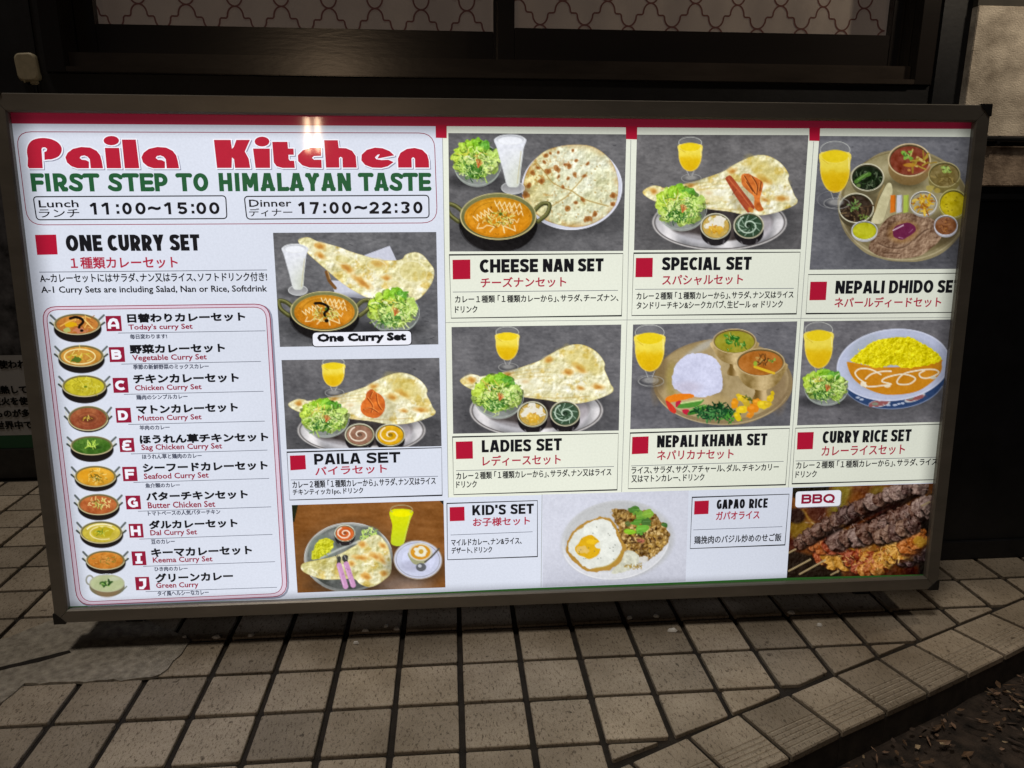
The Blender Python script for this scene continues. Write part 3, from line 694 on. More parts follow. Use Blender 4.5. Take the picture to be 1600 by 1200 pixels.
    if c == '5': return [[(w_*.22, T_), (w_*.94, T_)], [(w_*.22, 1.0), (w_*.16, .48)], arc(w_*.46, .33, w_*.5-L_+.02, .33-B_, 135, -150, 14)]
    if c == '7': return [[(0, T_), (w_, T_)], [(R_, T_), (w_*.34, -.12)]]
    return []
def heavy(word, xl, yl, xr, yr, h, s_px, mat, parent, lay='ink', gap=.075, rnd=False, name='heading', widths=None):
    """a word in heavy sans strokes, fitted between two baseline points"""
    (ul, ur, um, ut), (vl, vr, vm, vt) = loc(np.array([xl, xr, (xl+xr)/2, (xl+xr)/2]), np.array([yl, yr, (yl+yr)/2, (yl+yr)/2-h]))
    Hm = vt-vm; Wm = ur-ul; sm = s_px*PXM; g = gap*Hm; nat = sum(GW[c] for c in word)*Hm; k = (Wm-g*(len(word)-1))/nat
    x = ul; V, Fc = [], []; q = 0
    for c in word:
        w_ = GW[c]*k*Hm
        wu = w_/Hm
        for st in glyph(c, wu, sm/Hm):
            P = np.array(st, float)*Hm
            if len(P) > 3 and c == 'S':
                Q = []
                for i in range(len(P)-1):
                    p0, p1, p2, p3 = P[max(i-1, 0)], P[i], P[i+1], P[min(i+2, len(P)-1)]
                    for t in np.arange(4)/4: Q.append(0.5*((2*p1)+(-p0+p2)*t+(2*p0-5*p1+4*p2-p3)*t*t+(-p0+3*p1-3*p2+p3)*t**3))
                P = np.array(Q+[P[-1]])
            T_ = np.gradient(P, axis=0) if len(P) > 2 else np.repeat(P[1:2]-P[0:1], 2, 0)
            if np.linalg.norm(P[0]-P[-1]) < 1e-6: T_[0] = T_[-1] = P[1]-P[-2]
            T_ = T_/(np.linalg.norm(T_, axis=1)[:, None]+1e-12); N_ = np.stack([-T_[:, 1], T_[:, 0]], 1)
            hv = sm/2*np.where(np.abs(T_[:, 0]) > .8, .92, 1.0)[:, None]; q += 1; dy = LAY[lay]-0.00002*(q % 9)
            def emit(poly):
                poly = clip(poly, np.array([0, 0.0]), np.array([0, 1.0])) if True else poly
                poly = clip(poly, np.array([0, Hm]), np.array([0, -1.0])) if len(poly) > 2 else poly
                if len(poly) < 3: return
                b0 = len(V)
                for p in poly:
                    t = (x+p[0]-ul)/Wm; V.append((x+p[0], dy, vl+(vr-vl)*t+p[1]))
                Fc.append(tuple(range(b0, b0+len(poly))))
            A, B = P+N_*hv, P-N_*hv
            for i in range(len(P)-1): emit_ok = emit([B[i], B[i+1], A[i+1], A[i]])
            if rnd:
                for e in (P[0], P[-1]):
                    e = np.array([e[0], min(max(e[1], sm*.5), Hm-sm*.5)]); emit([e+sm/2*np.array([math.cos(t), math.sin(t)]) for t in np.linspace(0, 6.283, 11)[:-1]])
        x += w_+g
    return mesh(name, V, Fc, mat, parent)
def clip(P, a, nrm):
    o = []; m = len(P)
    for i in range(m):
        p, q = np.array(P[i]), np.array(P[(i+1) % m]); dp, dq = (p-a)@nrm, (q-a)@nrm
        if dp >= 0: o.append(p)
        if dp*dq < 0: o.append(p+(q-p)*dp/(dp-dq))
    return o
# ------------------------------------------------------------------ printed food pictures (flat ink on the lit face, colour stored per point)
class Pic:
    def __init__(s, quad, step=1.25, bg=(100, 100, 104)):
        U, V = loc(*np.array(quad, float).T); s.U, s.V = U, V
        wpx = max(np.hypot(quad[1][0]-quad[0][0], quad[1][1]-quad[0][1]), 4); hpx = max(np.hypot(quad[3][0]-quad[0][0], quad[3][1]-quad[0][1]), 4)
        nx, ny = int(wpx/step)+1, int(hpx/step)+1; a = np.linspace(0, 1, nx)[None, :]; b = np.linspace(0, 1, ny)[:, None]
        bl = lambda q: (q[0]*(1-a)+q[1]*a)*(1-b)+(q[3]*(1-a)+q[2]*a)*b
        s.gu, s.gv = bl(U), bl(V); s.X, s.Y = to_px(s.gu, s.gv); s.nx, s.ny = nx, ny
        s.im = np.ones((ny, nx, 3))*np.array(bg, float); s.rs = np.random.RandomState(int(quad[0][0]*7+quad[0][1]) % 9999)
        s.a = np.ones((ny, nx))
    def sl(s, x0, x1, y0, y1, m=4):
        cx, cy = s.X[s.ny//2], s.Y[:, s.nx//2]
        i0 = max(0, np.searchsorted(cx, x0-m-10)); i1 = min(s.nx, np.searchsorted(cx, x1+m+10)); j0 = max(0, np.searchsorted(cy, y0-m-8)); j1 = min(s.ny, np.searchsorted(cy, y1+m+8))
        return slice(j0, max(j1, j0)), slice(i0, max(i1, i0))
    def put(s, S_, m, c):
        c = np.asarray(c, float); m = m[..., None]
        s.im[S_] = s.im[S_]*(1-m)+c*m
    def ell(s, cx, cy, rx, ry, c, a=1.0, rot=0.0, soft=1.0, grad=None, dist=None):
        R = max(rx, ry)+soft; S_ = s.sl(cx-R, cx+R, cy-R, cy+R); x, y = s.X[S_]-cx, s.Y[S_]-cy
        if x.size == 0: return None
        if rot: x, y = x*math.cos(rot)+y*math.sin(rot), -x*math.sin(rot)+y*math.cos(rot)
        r = np.sqrt((x/rx)**2+(y/ry)**2)
        if dist is not None: r = r+(nz(s.X[S_], s.Y[S_], dist[0], int(cx*3+cy))-0.5)*dist[1]
        m = np.clip(0.5-(r-1)*min(rx, ry)/soft, 0, 1)*a
        if grad is not None: c = np.asarray(c, float)+np.asarray(grad, float)*(y/ry)[..., None]
        s.put(S_, m, c); return S_, m
    def ring(s, cx, cy, rx, ry, w_, c, a=1.0, rot=0.0, a0=None, a1=None, soft=1.0):
        R = max(rx, ry)+w_+2; S_ = s.sl(cx-R, cx+R, cy-R, cy+R); x, y = s.X[S_]-cx, s.Y[S_]-cy
        if x.size == 0: return
        if rot: x, y = x*math.cos(rot)+y*math.sin(rot), -x*math.sin(rot)+y*math.cos(rot)
        r = np.sqrt((x/rx)**2+(y/ry)**2); nrm = np.sqrt((x/rx**2)**2+(y/ry**2)**2)+1e-6
        d = np.abs(r-1)*r/nrm; m = np.clip((w_/2-d)/soft+0.5, 0, 1)*a
        if a0 is not None:
            t = np.degrees(np.arctan2(y/ry, x/rx)) % 360; ok = ((t-a0) % 360) < ((a1-a0) % 360); m = m*ok
        s.put(S_, m, c)
    def poly(s, pts, c, a=1.0, soft=1.0, sm=True, noise=None):
        P = np.array(smooth(pts, 4) if sm else pts, float); S_ = s.sl(P[:, 0].min(), P[:, 0].max(), P[:, 1].min(), P[:, 1].max())
        x, y = s.X[S_], s.Y[S_]
        if x.size == 0: return None
        d2 = np.full(x.shape, 1e9); ins = np.zeros(x.shape, bool)
        for i in range(len(P)):
            ax, ay = P[i-1]; bx_, by_ = P[i]; ex, ey = bx_-ax, by_-ay; L2 = ex*ex+ey*ey+1e-9
            t = np.clip(((x-ax)*ex+(y-ay)*ey)/L2, 0, 1); d2 = np.minimum(d2, (x-ax-t*ex)**2+(y-ay-t*ey)**2)
            if abs(ey) > 1e-9:
                c_ = ((ay > y) != (by_ > y)) & (x < ex*(y-ay)/ey+ax); ins ^= c_
        sd = np.where(ins, -1, 1)*np.sqrt(d2)
        if noise: sd = sd+(nz(x, y, noise[0], 5)-0.5)*noise[1]
        m = np.clip(0.5-sd/soft, 0, 1)*a; s.put(S_, m, c(x, y, -sd) if callable(c) else c); return S_, m, -sd
    def line(s, pts, w_, c, a=1.0, soft=1.0, sm=False):
        P = np.array(pts, float)
        if sm:
            Q = []
            for i in range(len(P)-1):
                p0, p1, p2, p3 = P[max(i-1, 0)], P[i], P[i+1], P[min(i+2, len(P)-1)]
                for t in np.arange(5)/5: Q.append(0.5*((2*p1)+(-p0+p2)*t+(2*p0-5*p1+4*p2-p3)*t*t+(-p0+3*p1-3*p2+p3)*t**3))
            P = np.array(Q+[P[-1]])
        S_ = s.sl(P[:, 0].min()-w_, P[:, 0].max()+w_, P[:, 1].min()-w_, P[:, 1].max()+w_, 2); x, y = s.X[S_], s.Y[S_]
        if x.size == 0: return
        d2 = np.full(x.shape, 1e9)
        for i in range(len(P)-1):
            ax, ay = P[i]; ex, ey = P[i+1]-P[i]; L2 = ex*ex+ey*ey+1e-9
            t = np.clip(((x-ax)*ex+(y-ay)*ey)/L2, 0, 1); d2 = np.minimum(d2, (x-ax-t*ex)**2+(y-ay-t*ey)**2)
        s.put(S_, np.clip((w_/2-np.sqrt(d2))/soft+0.5, 0, 1)*a, c)
    def shade(s, S_, m, scale, amp, seed=1, tint=(1, 1, 1)):
        v = (fbm(s.X[S_], s.Y[S_], scale, seed)-0.5)*2*amp
        s.im[S_] = s.im[S_]+(m*v)[..., None]*np.array(tint)
    def build(s, name, parent, lay='pic', keep=None):
        im = s.im; g = im.mean(2, keepdims=True)
        if keep is None: im = im+((fbm(s.X, s.Y, 3.2, 31, 3)-.5)*15+(fbm(s.X, s.Y, 60, 33, 2)-.5)*10)[..., None]
        im = g+(im-g)*0.98; im = 112+(im-112)*1.06-4
        im = np.where(s.a[..., None] > 0, im, s.im) if keep is not None else im
        c = np.clip(im, 0, 255); c = lin(c); n = s.nx*s.ny
        me = bpy.data.meshes.new(name); v = np.stack([s.gu, np.full_like(s.gu, LAY[lay]), s.gv], -1).reshape(-1, 3)
        j, i = np.meshgrid(np.arange(s.ny-1), np.arange(s.nx-1), indexing='ij'); b = (j*s.nx+i)
        if keep is not None:
            k = (s.a[:-1, :-1]+s.a[1:, 1:]+s.a[:-1, 1:]+s.a[1:, :-1]) > 0.01; b = b[k]
        b = b.ravel(); q = np.stack([b, b+s.nx, b+s.nx+1, b+1], 1).astype(np.int32); m = len(q)
        me.vertices.add(n); me.vertices.foreach_set('co', v.ravel().astype(np.float32))
        me.loops.add(m*4); me.loops.foreach_set('vertex_index', q.ravel()); me.polygons.add(m); me.polygons.foreach_set('loop_start', np.arange(0, m*4, 4, dtype=np.int32))
        me.update(calc_edges=True)
        at = me.color_attributes.new('ink', 'FLOAT_COLOR', 'POINT'); col = np.ones((n, 4), np.float32); col[:, :3] = c.reshape(-1, 3); at.data.foreach_set('color', col.ravel())
        return link(name, me, print_mat('printed picture', None), parent)
_LAT = np.random.RandomState(77).rand(256, 256)
def nz(x, y, scale, seed=0):
    u = x/scale+seed*17.31; v = y/scale+seed*9.77; i, j = np.floor(u).astype(int), np.floor(v).astype(int); fu, fv = u-i, v-j
    fu = fu*fu*(3-2*fu); fv = fv*fv*(3-2*fv); g = lambda a, b: _LAT[a % 256, b % 256]
    return (g(i, j)*(1-fu)+g(i+1, j)*fu)*(1-fv)+(g(i, j+1)*(1-fu)+g(i+1, j+1)*fu)*fv
def fbm(x, y, scale, seed=0, o=4):
    r, a, t = 0, 1.0, 0
    for k in range(o): r = r+a*nz(x, y, scale/2**k, seed+k*3); t += a; a *= 0.55
    return r/t
def relief(x, y, scale, seed, k, o=4, e=1.3): return (fbm(x, y, scale, seed, o)-fbm(x+e, y+e, scale, seed, o))*k
def emboss(p, S_, m, scale, k, seed=3, tint=(1, 1, .9)): p.im[S_] += (m*relief(p.X[S_], p.Y[S_], scale, seed, k))[..., None]*np.array(tint)
def slate(p, base=(97, 97, 100), amp=16, glow=None):
    base = np.array(base)+7; amp = amp*1.35
    v = (fbm(p.X, p.Y, 26, 3)-0.5)*2*amp+(fbm(p.X, p.Y*2.2, 7, 8)-0.5)*2*amp*0.9
    p.im = np.array(base, float)+v[..., None]*np.array([1, 0.98, 0.96])
    if glow: p.im += (glow[2]*np.exp(-(((p.X-glow[0])/90)**2+((p.Y-glow[1])/70)**2)))[..., None]
    for k in range(9):
        x, y = p.rs.uniform(p.X.min(), p.X.max()), p.rs.uniform(p.Y.min(), p.Y.max()); a = p.rs.uniform(-.4, .7); l = p.rs.uniform(2, 6)
        p.line([(x, y), (x+l*math.cos(a), y+l*math.sin(a))], 1.2, (62, 62, 66), 0.7)
def soft_shadow(p, cx, cy, rx, ry, a=0.5, c=(34, 34, 36)): p.ell(cx, cy, rx, ry, c, a, soft=min(rx, ry)*0.9)
def strands(p, cx, cy, rx, ry, n, cols, L0, L1, w0, w1, a=0.9, bend=0.8, hole=0.0):
    rs = p.rs
    for k in range(n):
        t = rs.uniform(0, 6.283); q = math.sqrt(rs.uniform(hole, 1)); x, y = cx+rx*q*math.cos(t), cy+ry*q*math.sin(t)
        an = rs.uniform(0, 6.283); l = rs.uniform(L0, L1); b = rs.uniform(-bend, bend)
        p.line([(x, y), (x+l*.5*math.cos(an), y+l*.5*math.sin(an)), (x+l*.5*math.cos(an)+l*.5*math.cos(an+b), y+l*.5*math.sin(an)+l*.5*math.sin(an+b))], rs.uniform(w0, w1), cols[rs.randint(len(cols))], a, soft=1.0)
def salad(p, cx, cy, rx, ry, shadow=True):
    if shadow: soft_shadow(p, cx-rx*0.1, cy+ry*1.0, rx*1.25, ry*0.35, 0.6)
    p.ell(cx+rx*.05, cy+ry*.32, rx*0.98, ry*0.92, (112, 116, 112), 0.85, grad=(24, 26, 24))
    p.ell(cx+rx*.05, cy+ry*1.08, rx*0.42, ry*0.18, (150, 154, 152), 0.6)
    p.ring(cx+rx*.06, cy+ry*.20, rx*1.0, ry*0.98, 1.1, (176, 184, 176), 0.75)
    p.ring(cx+rx*.05, cy+ry*.34, rx*0.93, ry*0.92, 1.4, (190, 198, 190), 0.55, a0=20, a1=160)
    p.ell(cx, cy+ry*.10, rx*0.93, ry*0.80, (138, 160, 78), 1, dist=(rx*.28, 0.5))
    for (a, b, c, d, col) in ((-.66, -.30, .30, .34, (172, 204, 62)), (-.80, -.05, .22, .24, (190, 214, 84)), (-.55, -.62, .16, .24, (176, 206, 80)), (-.22, -.68, .26, .30, (150, 196, 52)), (.08, -.72, .26, .30, (126, 182, 46)), (.36, -.58, .28, .30, (96, 160, 54)), (.12, -.48, .3, .16, (158, 200, 70)), (.70, -.12, .28, .34, (178, 206, 104)), (.5, .16, .36, .36, (194, 212, 134)), (.2, .3, .3, .3, (200, 214, 146)), (-.3, .05, .3, .2, (206, 216, 140)), (-.72, .35, .2, .2, (170, 196, 84))):
        p.ell(cx+a*rx+1, cy+b*ry+1.5, c*rx, d*ry, np.array(col)*.55, 0.7, dist=(rx*.16, 0.9)); p.ell(cx+a*rx, cy+b*ry, c*rx, d*ry, col, 0.95, dist=(rx*.16, 0.9))
        p.ell(cx+a*rx-rx*.05, cy+b*ry-ry*.1, c*rx*.5, d*ry*.45, np.array(col)+24, 0.6, dist=(rx*.12, 0.7))
    p.ell(cx-.12*rx, cy+.52*ry, .44*rx, .32*ry, (72, 124, 50), 0.95, dist=(rx*.15, 0.7))
    n = int(60+rx*2.2); G = [(214, 232, 140), (196, 220, 112), (168, 200, 84), (226, 238, 168), (126, 168, 60), (90, 140, 52), (204, 226, 124), (96, 136, 56), (74, 112, 44)]
    strands(p, cx, cy+ry*.18, rx*.78, ry*.66, n, G, rx*.16, rx*.42, 0.8, 2.0, 0.85, 1.3)
    strands(p, cx-.12*rx, cy+.55*ry, rx*.42, ry*.3, int(rx*.8), [(52, 98, 40), (88, 138, 60), (190, 212, 140), (40, 84, 38)], rx*.1, rx*.3, .8, 1.5, .9, 1.5)
    strands(p, cx-.2*rx, cy-.3*ry, rx*.4, ry*.14, int(rx*.25), [(226, 214, 90), (222, 186, 90), (240, 240, 200)], rx*.15, rx*.35, .8, 1.4)
    S_, m = p.ell(cx, cy+ry*.05, rx*1.0, ry*.98, (0, 0, 0), 0.0); m = np.clip(1.25-np.sqrt(((p.X[S_]-cx)/rx)**2+((p.Y[S_]-cy-ry*.05)/ry)**2), 0, 1); m = np.clip(m*5, 0, 1)
    gm = (p.im[S_][..., 1] > p.im[S_][..., 2]+22); emboss(p, S_, m*gm, rx*.16, 120, 3); emboss(p, S_, m*gm, rx*.4, 120, 9)
    for k in range(5):
        a = -1.9+k*.35; p.line([(cx+rx*.08, cy+ry*.34), (cx+rx*.08+rx*.2*math.cos(a), cy+ry*.30+ry*.34*math.sin(a))], 1.5, [(196, 104, 52), (212, 128, 76), (160, 70, 40)][k % 3], .95)
def juice(p, cx, top, rx, h, stem=True, dim=1.0):
    """stemmed glass of mango drink: rim ellipse, liquid, foot"""
    if stem:
        soft_shadow(p, cx, top+h*1.28, rx*1.1, rx*.4, .25)
        p.ring(cx+rx*.1, top+h*1.24, rx*.85, rx*.36, 1.3, (176, 176, 172), .6); p.ell(cx+rx*.05, top+h*1.22, rx*.5, rx*.2, (206, 204, 198), .5, soft=3)
        p.line([(cx-rx*.3, top+h*1.0), (cx-rx*.12, top+h*1.15)], 1.1, (200, 200, 196), .7); p.line([(cx+rx*.35, top+h*1.0), (cx+rx*.16, top+h*1.15)], 1.1, (200, 200, 196), .7)
    p.ring(cx, top+h*.17, rx*.98, h*.17, 1.2, (196, 198, 190), .85); p.ell(cx, top+h*.17, rx*.9, h*.14, (130, 130, 130), .5)
    L = [(cx-rx*.92, top+h*.22), (cx-rx, top+h*.45), (cx-rx*.98, top+h*.62), (cx-rx*.84, top+h*.80), (cx-rx*.52, top+h*.96), (cx, top+h*1.03), (cx+rx*.52, top+h*.96), (cx+rx*.84, top+h*.80), (cx+rx*.98, top+h*.62), (cx+rx, top+h*.45), (cx+rx*.92, top+h*.22)]
    def col(x, y, d):
        t = np.clip((y-top)/h, 0, 1)[..., None]; c = np.where(t < 0.6, np.array([238, 214, 62.])+0*t, np.array([228, 186, 18.])+0*t)
        k = 1/(1+np.exp(-(t-0.6+0.06*(nz(x, y, 5, 2)[..., None]-.5))*30)); c = np.array([236, 216, 84.])*(1-k)+np.array([224, 186, 26.])*k
        e = np.clip(1-d/2.6, 0, 1)[..., None]; c = c*(1-e*.6)+np.array([238, 216, 130.])*e*.6
        c = c-(np.clip(t-.62, 0, 1)*30*np.exp(-((x-cx)/rx)**2*6)[..., None])*np.array([.6, 1, .2]); return c*dim
    p.poly(L, col); p.ell(cx, top+h*.30, rx*.88, h*.13, np.array((232, 204, 34))*dim, .95); p.ring(cx, top+h*.30, rx*.88, h*.13, 1, (244, 226, 110), .6, a0=0, a1=180)
    p.line([(cx-rx*.85, top+h*.36), (cx-rx*.45, top+h*.45)], 1, (190, 150, 30), .5)
    p.line([(cx+rx*.9, top+h*.33), (cx+rx*.93, top+h*.55)], 1.4, (250, 240, 190), .55)
def lassi(p, cx, top, rx, h, lean=0.0):
    soft_shadow(p, cx, top+h*.97, rx*1.2, rx*.4, .5)
    p.ell(cx+lean*h, top+h*.93, rx*.80, rx*.42, (176, 176, 178), .8, grad=(30, 30, 30)); p.ring(cx+lean*h, top+h*.93, rx*.8, rx*.42, 1.2, (214, 216, 216), .8)
    L = [(cx-rx, top+h*.06), (cx-rx*.9, top+h*.25), (cx-rx*.62+lean*h*.5, top+h*.6), (cx-rx*.42+lean*h, top+h*.88), (cx+lean*h, top+h*.92), (cx+rx*.42+lean*h, top+h*.88), (cx+rx*.66+lean*h*.5, top+h*.6), (cx+rx*.94, top+h*.25), (cx+rx, top+h*.06)]
    def col(x, y, d):
        t = np.clip((x-cx+rx)/(2*rx), 0, 1)[..., None]; s = np.clip((y-top)/h, 0, 1)[..., None]
        c = np.array([222, 224, 232.])-t*np.array([18, 16, 42.])*np.clip(s*2-.4, 0, 1)+(nz(x, y, 4, 3)[..., None]-.5)*14; e = np.clip(1-d/2.2, 0, 1)[..., None]; return c*(1-e*.3)+np.array([176, 178, 180.])*e*.3
    p.poly(L, col); p.ell(cx, top+h*.09, rx, h*.085, (196, 198, 204)); p.ell(cx, top+h*.11, rx*.84, h*.07, (232, 234, 240)); p.ring(cx, top+h*.09, rx, h*.085, 1.1, (226, 228, 230), .9)
    p.line([(cx+rx*.55+lean*h, top+h*.3), (cx+rx*.3+lean*h, top+h*.85)], 1.5, (184, 170, 120), .5)
def nan(p, pts, spots=(), bubbles=8, seed=1, base=(226, 220, 180)):
    P = np.array(pts, float); soft_shadow(p, P[:, 0].mean(), P[:, 1].max()-2, np.ptp(P[:, 0])*.42, 9, .35)
    def col(x, y, d):
        n = fbm(x, y, 22, seed)[..., None]; n2 = fbm(x, y*1.6, 6, seed+5)[..., None]
        c = np.array(base, float)+(n-.5)*np.array([46, 56, 120.])+(n2-.5)*np.array([52, 58, 66.])
        k = np.clip((fbm(x, y, 15, seed+9)-.56)*7, 0, 1)[..., None]; c = c*(1-k*.7)+np.array([206, 176, 84.])*k*.7
        k = np.clip((.40-fbm(x, y, 11, seed+4))*9, 0, 1)[..., None]; c = c*(1-k*.6)+np.array([240, 238, 222.])*k*.6
        c = c+(relief(x, y, 17, seed+2, 190, 3)+relief(x, y, 7, seed+6, 110, 3))[..., None]*np.array([1, 1.02, 1.2])
        e = np.clip(1-d/5.0, 0, 1)[..., None]; c = c+e*np.array([10, 12, 10.]); e = np.clip(1-d/1.5, 0, 1)[..., None]; return c*(1-e*.45)+np.array([176, 148, 88.])*e*.45
    p.poly(pts, col)
    rs = p.rs; cx, cy = P.mean(0)
    for (x, y, rx, ry, rot) in spots:
        p.ell(x, y, rx*1.5, ry*1.5, (238, 226, 180), .55, rot, soft=5, dist=(6, .4)); p.ell(x, y, rx, ry, (206, 152, 66), .8, rot, soft=4, dist=(5, .7)); p.ell(x+1, y+1, rx*.5, ry*.5, (176, 110, 44), .6, rot, soft=3, dist=(4, .6))
def silver_plate(p, cx, cy, rx, ry, rot=0.0):
    soft_shadow(p, cx, cy+ry*.15, rx*1.1, ry*1.1, .5)
    p.ell(cx, cy, rx, ry, (196, 192, 190), 1, rot); p.ell(cx, cy, rx*.975, ry*.955, (92, 88, 88), 1, rot)
    S_, m = p.ell(cx, cy, rx*.955, ry*.92, (176, 174, 176), 1, rot)
    x = p.X[S_]-cx; v = np.sin(x/rx*7.0+1.0)*34+np.sin(x/rx*15+.3)*18+(fbm(p.X[S_], p.Y[S_]*.5, 16, 4)-.5)*50; p.im[S_] += (v*m)[..., None]*np.array([1, .97, .95])
    S_, m = p.ell(cx, cy-ry*.05, rx*.78, ry*.72, (64, 56, 54), .9, rot, soft=3); p.shade(S_, m, 18, 44, 6); p.ell(cx+rx*.62, cy+ry*.1, rx*.16, ry*.5, (214, 208, 214), .7, .3, soft=6); p.ell(cx-rx*.35, cy+ry*.6, rx*.3, ry*.16, (206, 204, 210), .6, .2, soft=5)
def cup(p, cx, cy, rx, ry, col, kind, seed=1):
    p.ell(cx, cy+ry*.5, rx*.98, ry*1.0, (34, 32, 34), 1, grad=(14, 12, 12)); p.line([(cx-rx*.5, cy+ry*1.25), (cx-rx*.42, cy+ry*1.4)], 2, (150, 146, 150), .6); p.line([(cx+rx*.55, cy+ry*1.1), (cx+rx*.5, cy+ry*1.35)], 2.4, (128, 124, 128), .6)
    p.ell(cx, cy, rx, ry, (198, 194, 166)); p.ell(cx, cy, rx*.93, ry*.92, (86, 84, 60)); S_, m = p.ell(cx, cy+.5, rx*.88, ry*.87, col); p.shade(S_, m, 7, 26, seed)
    p.ring(cx, cy, rx*.98, ry*.98, 1.0, (222, 220, 200), .7, a0=150, a1=330)
    rs = p.rs
    if kind == 'spiral' or kind == 'greenspiral':
        c = (240, 230, 212) if kind == 'spiral' else (206, 222, 204); q = []
        for t in np.linspace(0.4, 10.5, 44): q.append((cx+rx*.068*t*math.cos(t)*1.05+rs.uniform(-.4, .4), cy+ry*.070*t*math.sin(t)))
        p.line(q, 1.9, c, .92)
        if kind == 'greenspiral':
            for k in range(9):
                t = k*.7; p.line([(cx+rx*.35*math.cos(t), cy+ry*.35*math.sin(t)), (cx+rx*.8*math.cos(t+.5), cy+ry*.8*math.sin(t+.5))], 1.2, (178, 202, 180), .75)
        p.ell(cx, cy, rx*.16, ry*.16, np.array(col)*.6, .8)
    if kind == 'creamtop':
        p.ell(cx, cy-ry*.18, rx*.66, ry*.52, (232, 230, 222), .9, dist=(6, .9)); p.ell(cx, cy+ry*.25, rx*.42, ry*.34, (216, 168, 48), .8, dist=(4, 1.0)); strands(p, cx, cy+ry*.2, rx*.4, ry*.3, 16, [(226, 176, 60), (240, 208, 120), (190, 130, 36)], 2, 4, 1, 1.8)
        strands(p, cx, cy, rx*.8, ry*.8, 14, [(206, 196, 130), (186, 160, 70)], 2, 5, .8, 1.2, hole=.5)
def lattice_cream(p, cx, cy, rx, ry, n=9):
    rs = p.rs
    def zig(ax, ay, bx_, by_, k, amp):
        q = []; dx, dy = bx_-ax, by_-ay; l = math.hypot(dx, dy); nx, ny = -dy/l, dx/l
        for i in range(k+1): t = i/k; s_ = amp*(1 if i % 2 else -1); q.append((ax+dx*t+nx*s_, ay+dy*t+ny*s_))
        return q
    C = (244, 226, 176)
    p.line(zig(cx-rx*.1, cy-ry*.55, cx+rx*.62, cy-ry*.42, 11, ry*.11), 1.4, C, .95); p.line(zig(cx-rx*.62, cy+ry*.12, cx-rx*.18, cy-ry*.28, 9, ry*.13), 1.4, C, .95)
    p.line(zig(cx-rx*.02, cy-ry*.32, cx+rx*.66, cy-ry*.12, 11, ry*.10), 1.3, C, .9); p.line(zig(cx+rx*.05, cy+ry*.30, cx+rx*.55, cy+ry*.18, 8, ry*.08), 1.2, C, .9)
    p.line([(cx-rx*.5, cy+ry*.3), (cx-rx*.56, cy+ry*.52), (cx-rx*.4, cy+ry*.5), (cx-rx*.3, cy+ry*.38), (cx-rx*.1, cy+ry*.44), (cx-rx*.22, cy+ry*.66)], 1.4, C, .9); p.line([(cx+rx*.12, cy+ry*.36), (cx+rx*.16, cy+ry*.7)], 2.0, C, .9); p.line([(cx+rx*.1, cy+ry*.38), (cx+rx*.45, cy+ry*.62), (cx+rx*.42, cy+ry*.4)], 1.6, C, .9); p.line([(cx+rx*.3, cy-ry*.45), (cx+rx*.36, cy-ry*.1)], 1.2, C, .8)
def karahi(p, cx, cy, rx, ry, col=(204, 134, 34), depth=None, handles=True, cream=True):
    depth = depth or ry*.42
    soft_shadow(p, cx+rx*.05, cy+ry*.75, rx*1.15, ry*.7, .6)
    p.ell(cx, cy+depth*.55, rx*1.03, ry*1.02+depth*.35, (26, 25, 26), 1, grad=(10, 9, 9)); p.ring(cx, cy+depth*.6, rx*1.0, ry+depth*.3, 1.2, (96, 96, 100), .45, a0=60, a1=170)
    if handles:
        for sx in (-1, 1):
            q = [(cx+sx*rx*.93, cy-ry*.20), (cx+sx*rx*1.14, cy-ry*.52 if sx > 0 else cy-ry*.46), (cx+sx*rx*1.34, cy-ry*.50), (cx+sx*rx*1.28, cy-ry*.10), (cx+sx*rx*1.05, cy+ry*.22)]
            p.line(q, 7.0, (70, 70, 42), 1, sm=True); p.line([(a, b-1) for a, b in q], 3.6, (112, 112, 66), .85, sm=True); p.line([(a-1, b-1.8) for a, b in q], 1.0, (170, 168, 112), .6, sm=True)
    p.ell(cx, cy, rx, ry, (196, 186, 134)); p.ell(cx, cy, rx*.975, ry*.965, (112, 112, 72), 1, grad=(-14, -14, -10)); p.ring(cx, cy, rx*.99, ry*.985, 1.3, (214, 200, 146), .8, a0=0, a1=200)
    S_, m = p.ell(cx, cy+ry*.05, rx*.89, ry*.86, col, 1, grad=(0, -8, -6)); p.shade(S_, m, 16, 22, 3, (1, 1, .6)); p.shade(S_, m, 5, 10, 8)
    p.ring(cx, cy+ry*.05, rx*.84, ry*.81, 2, np.array(col)*.86, .6); p.ring(cx-rx*.1, cy, rx*.55, ry*.6, 1, np.array(col)*.62, .5, a0=150, a1=290)
    strands(p, cx, cy+ry*.05, rx*.82, ry*.8, 26, [np.array(col)*.6, np.array(col)*1.1], 1, 2.5, .8, 1.3, .6, hole=.7)
    emboss(p, S_, m, 9, 40, 5)
    if cream:
        lattice_cream(p, cx, cy, rx, ry)
        strands(p, cx+rx*.02, cy+ry*.12, rx*.38, ry*.32, 84, [(206, 206, 110), (230, 226, 150), (112, 120, 40), (150, 104, 50), (190, 196, 96), (226, 216, 150)], 2, 7, .9, 1.7, .9)
        p.ell(cx+rx*.06, cy-ry*.10, 3, 2.6, (70, 110, 40), .9)
    strands(p, cx, cy-ry*.3, rx*.3, ry*.2, 4, [(110, 70, 24)], 2, 4, 1, 1.4, .8)
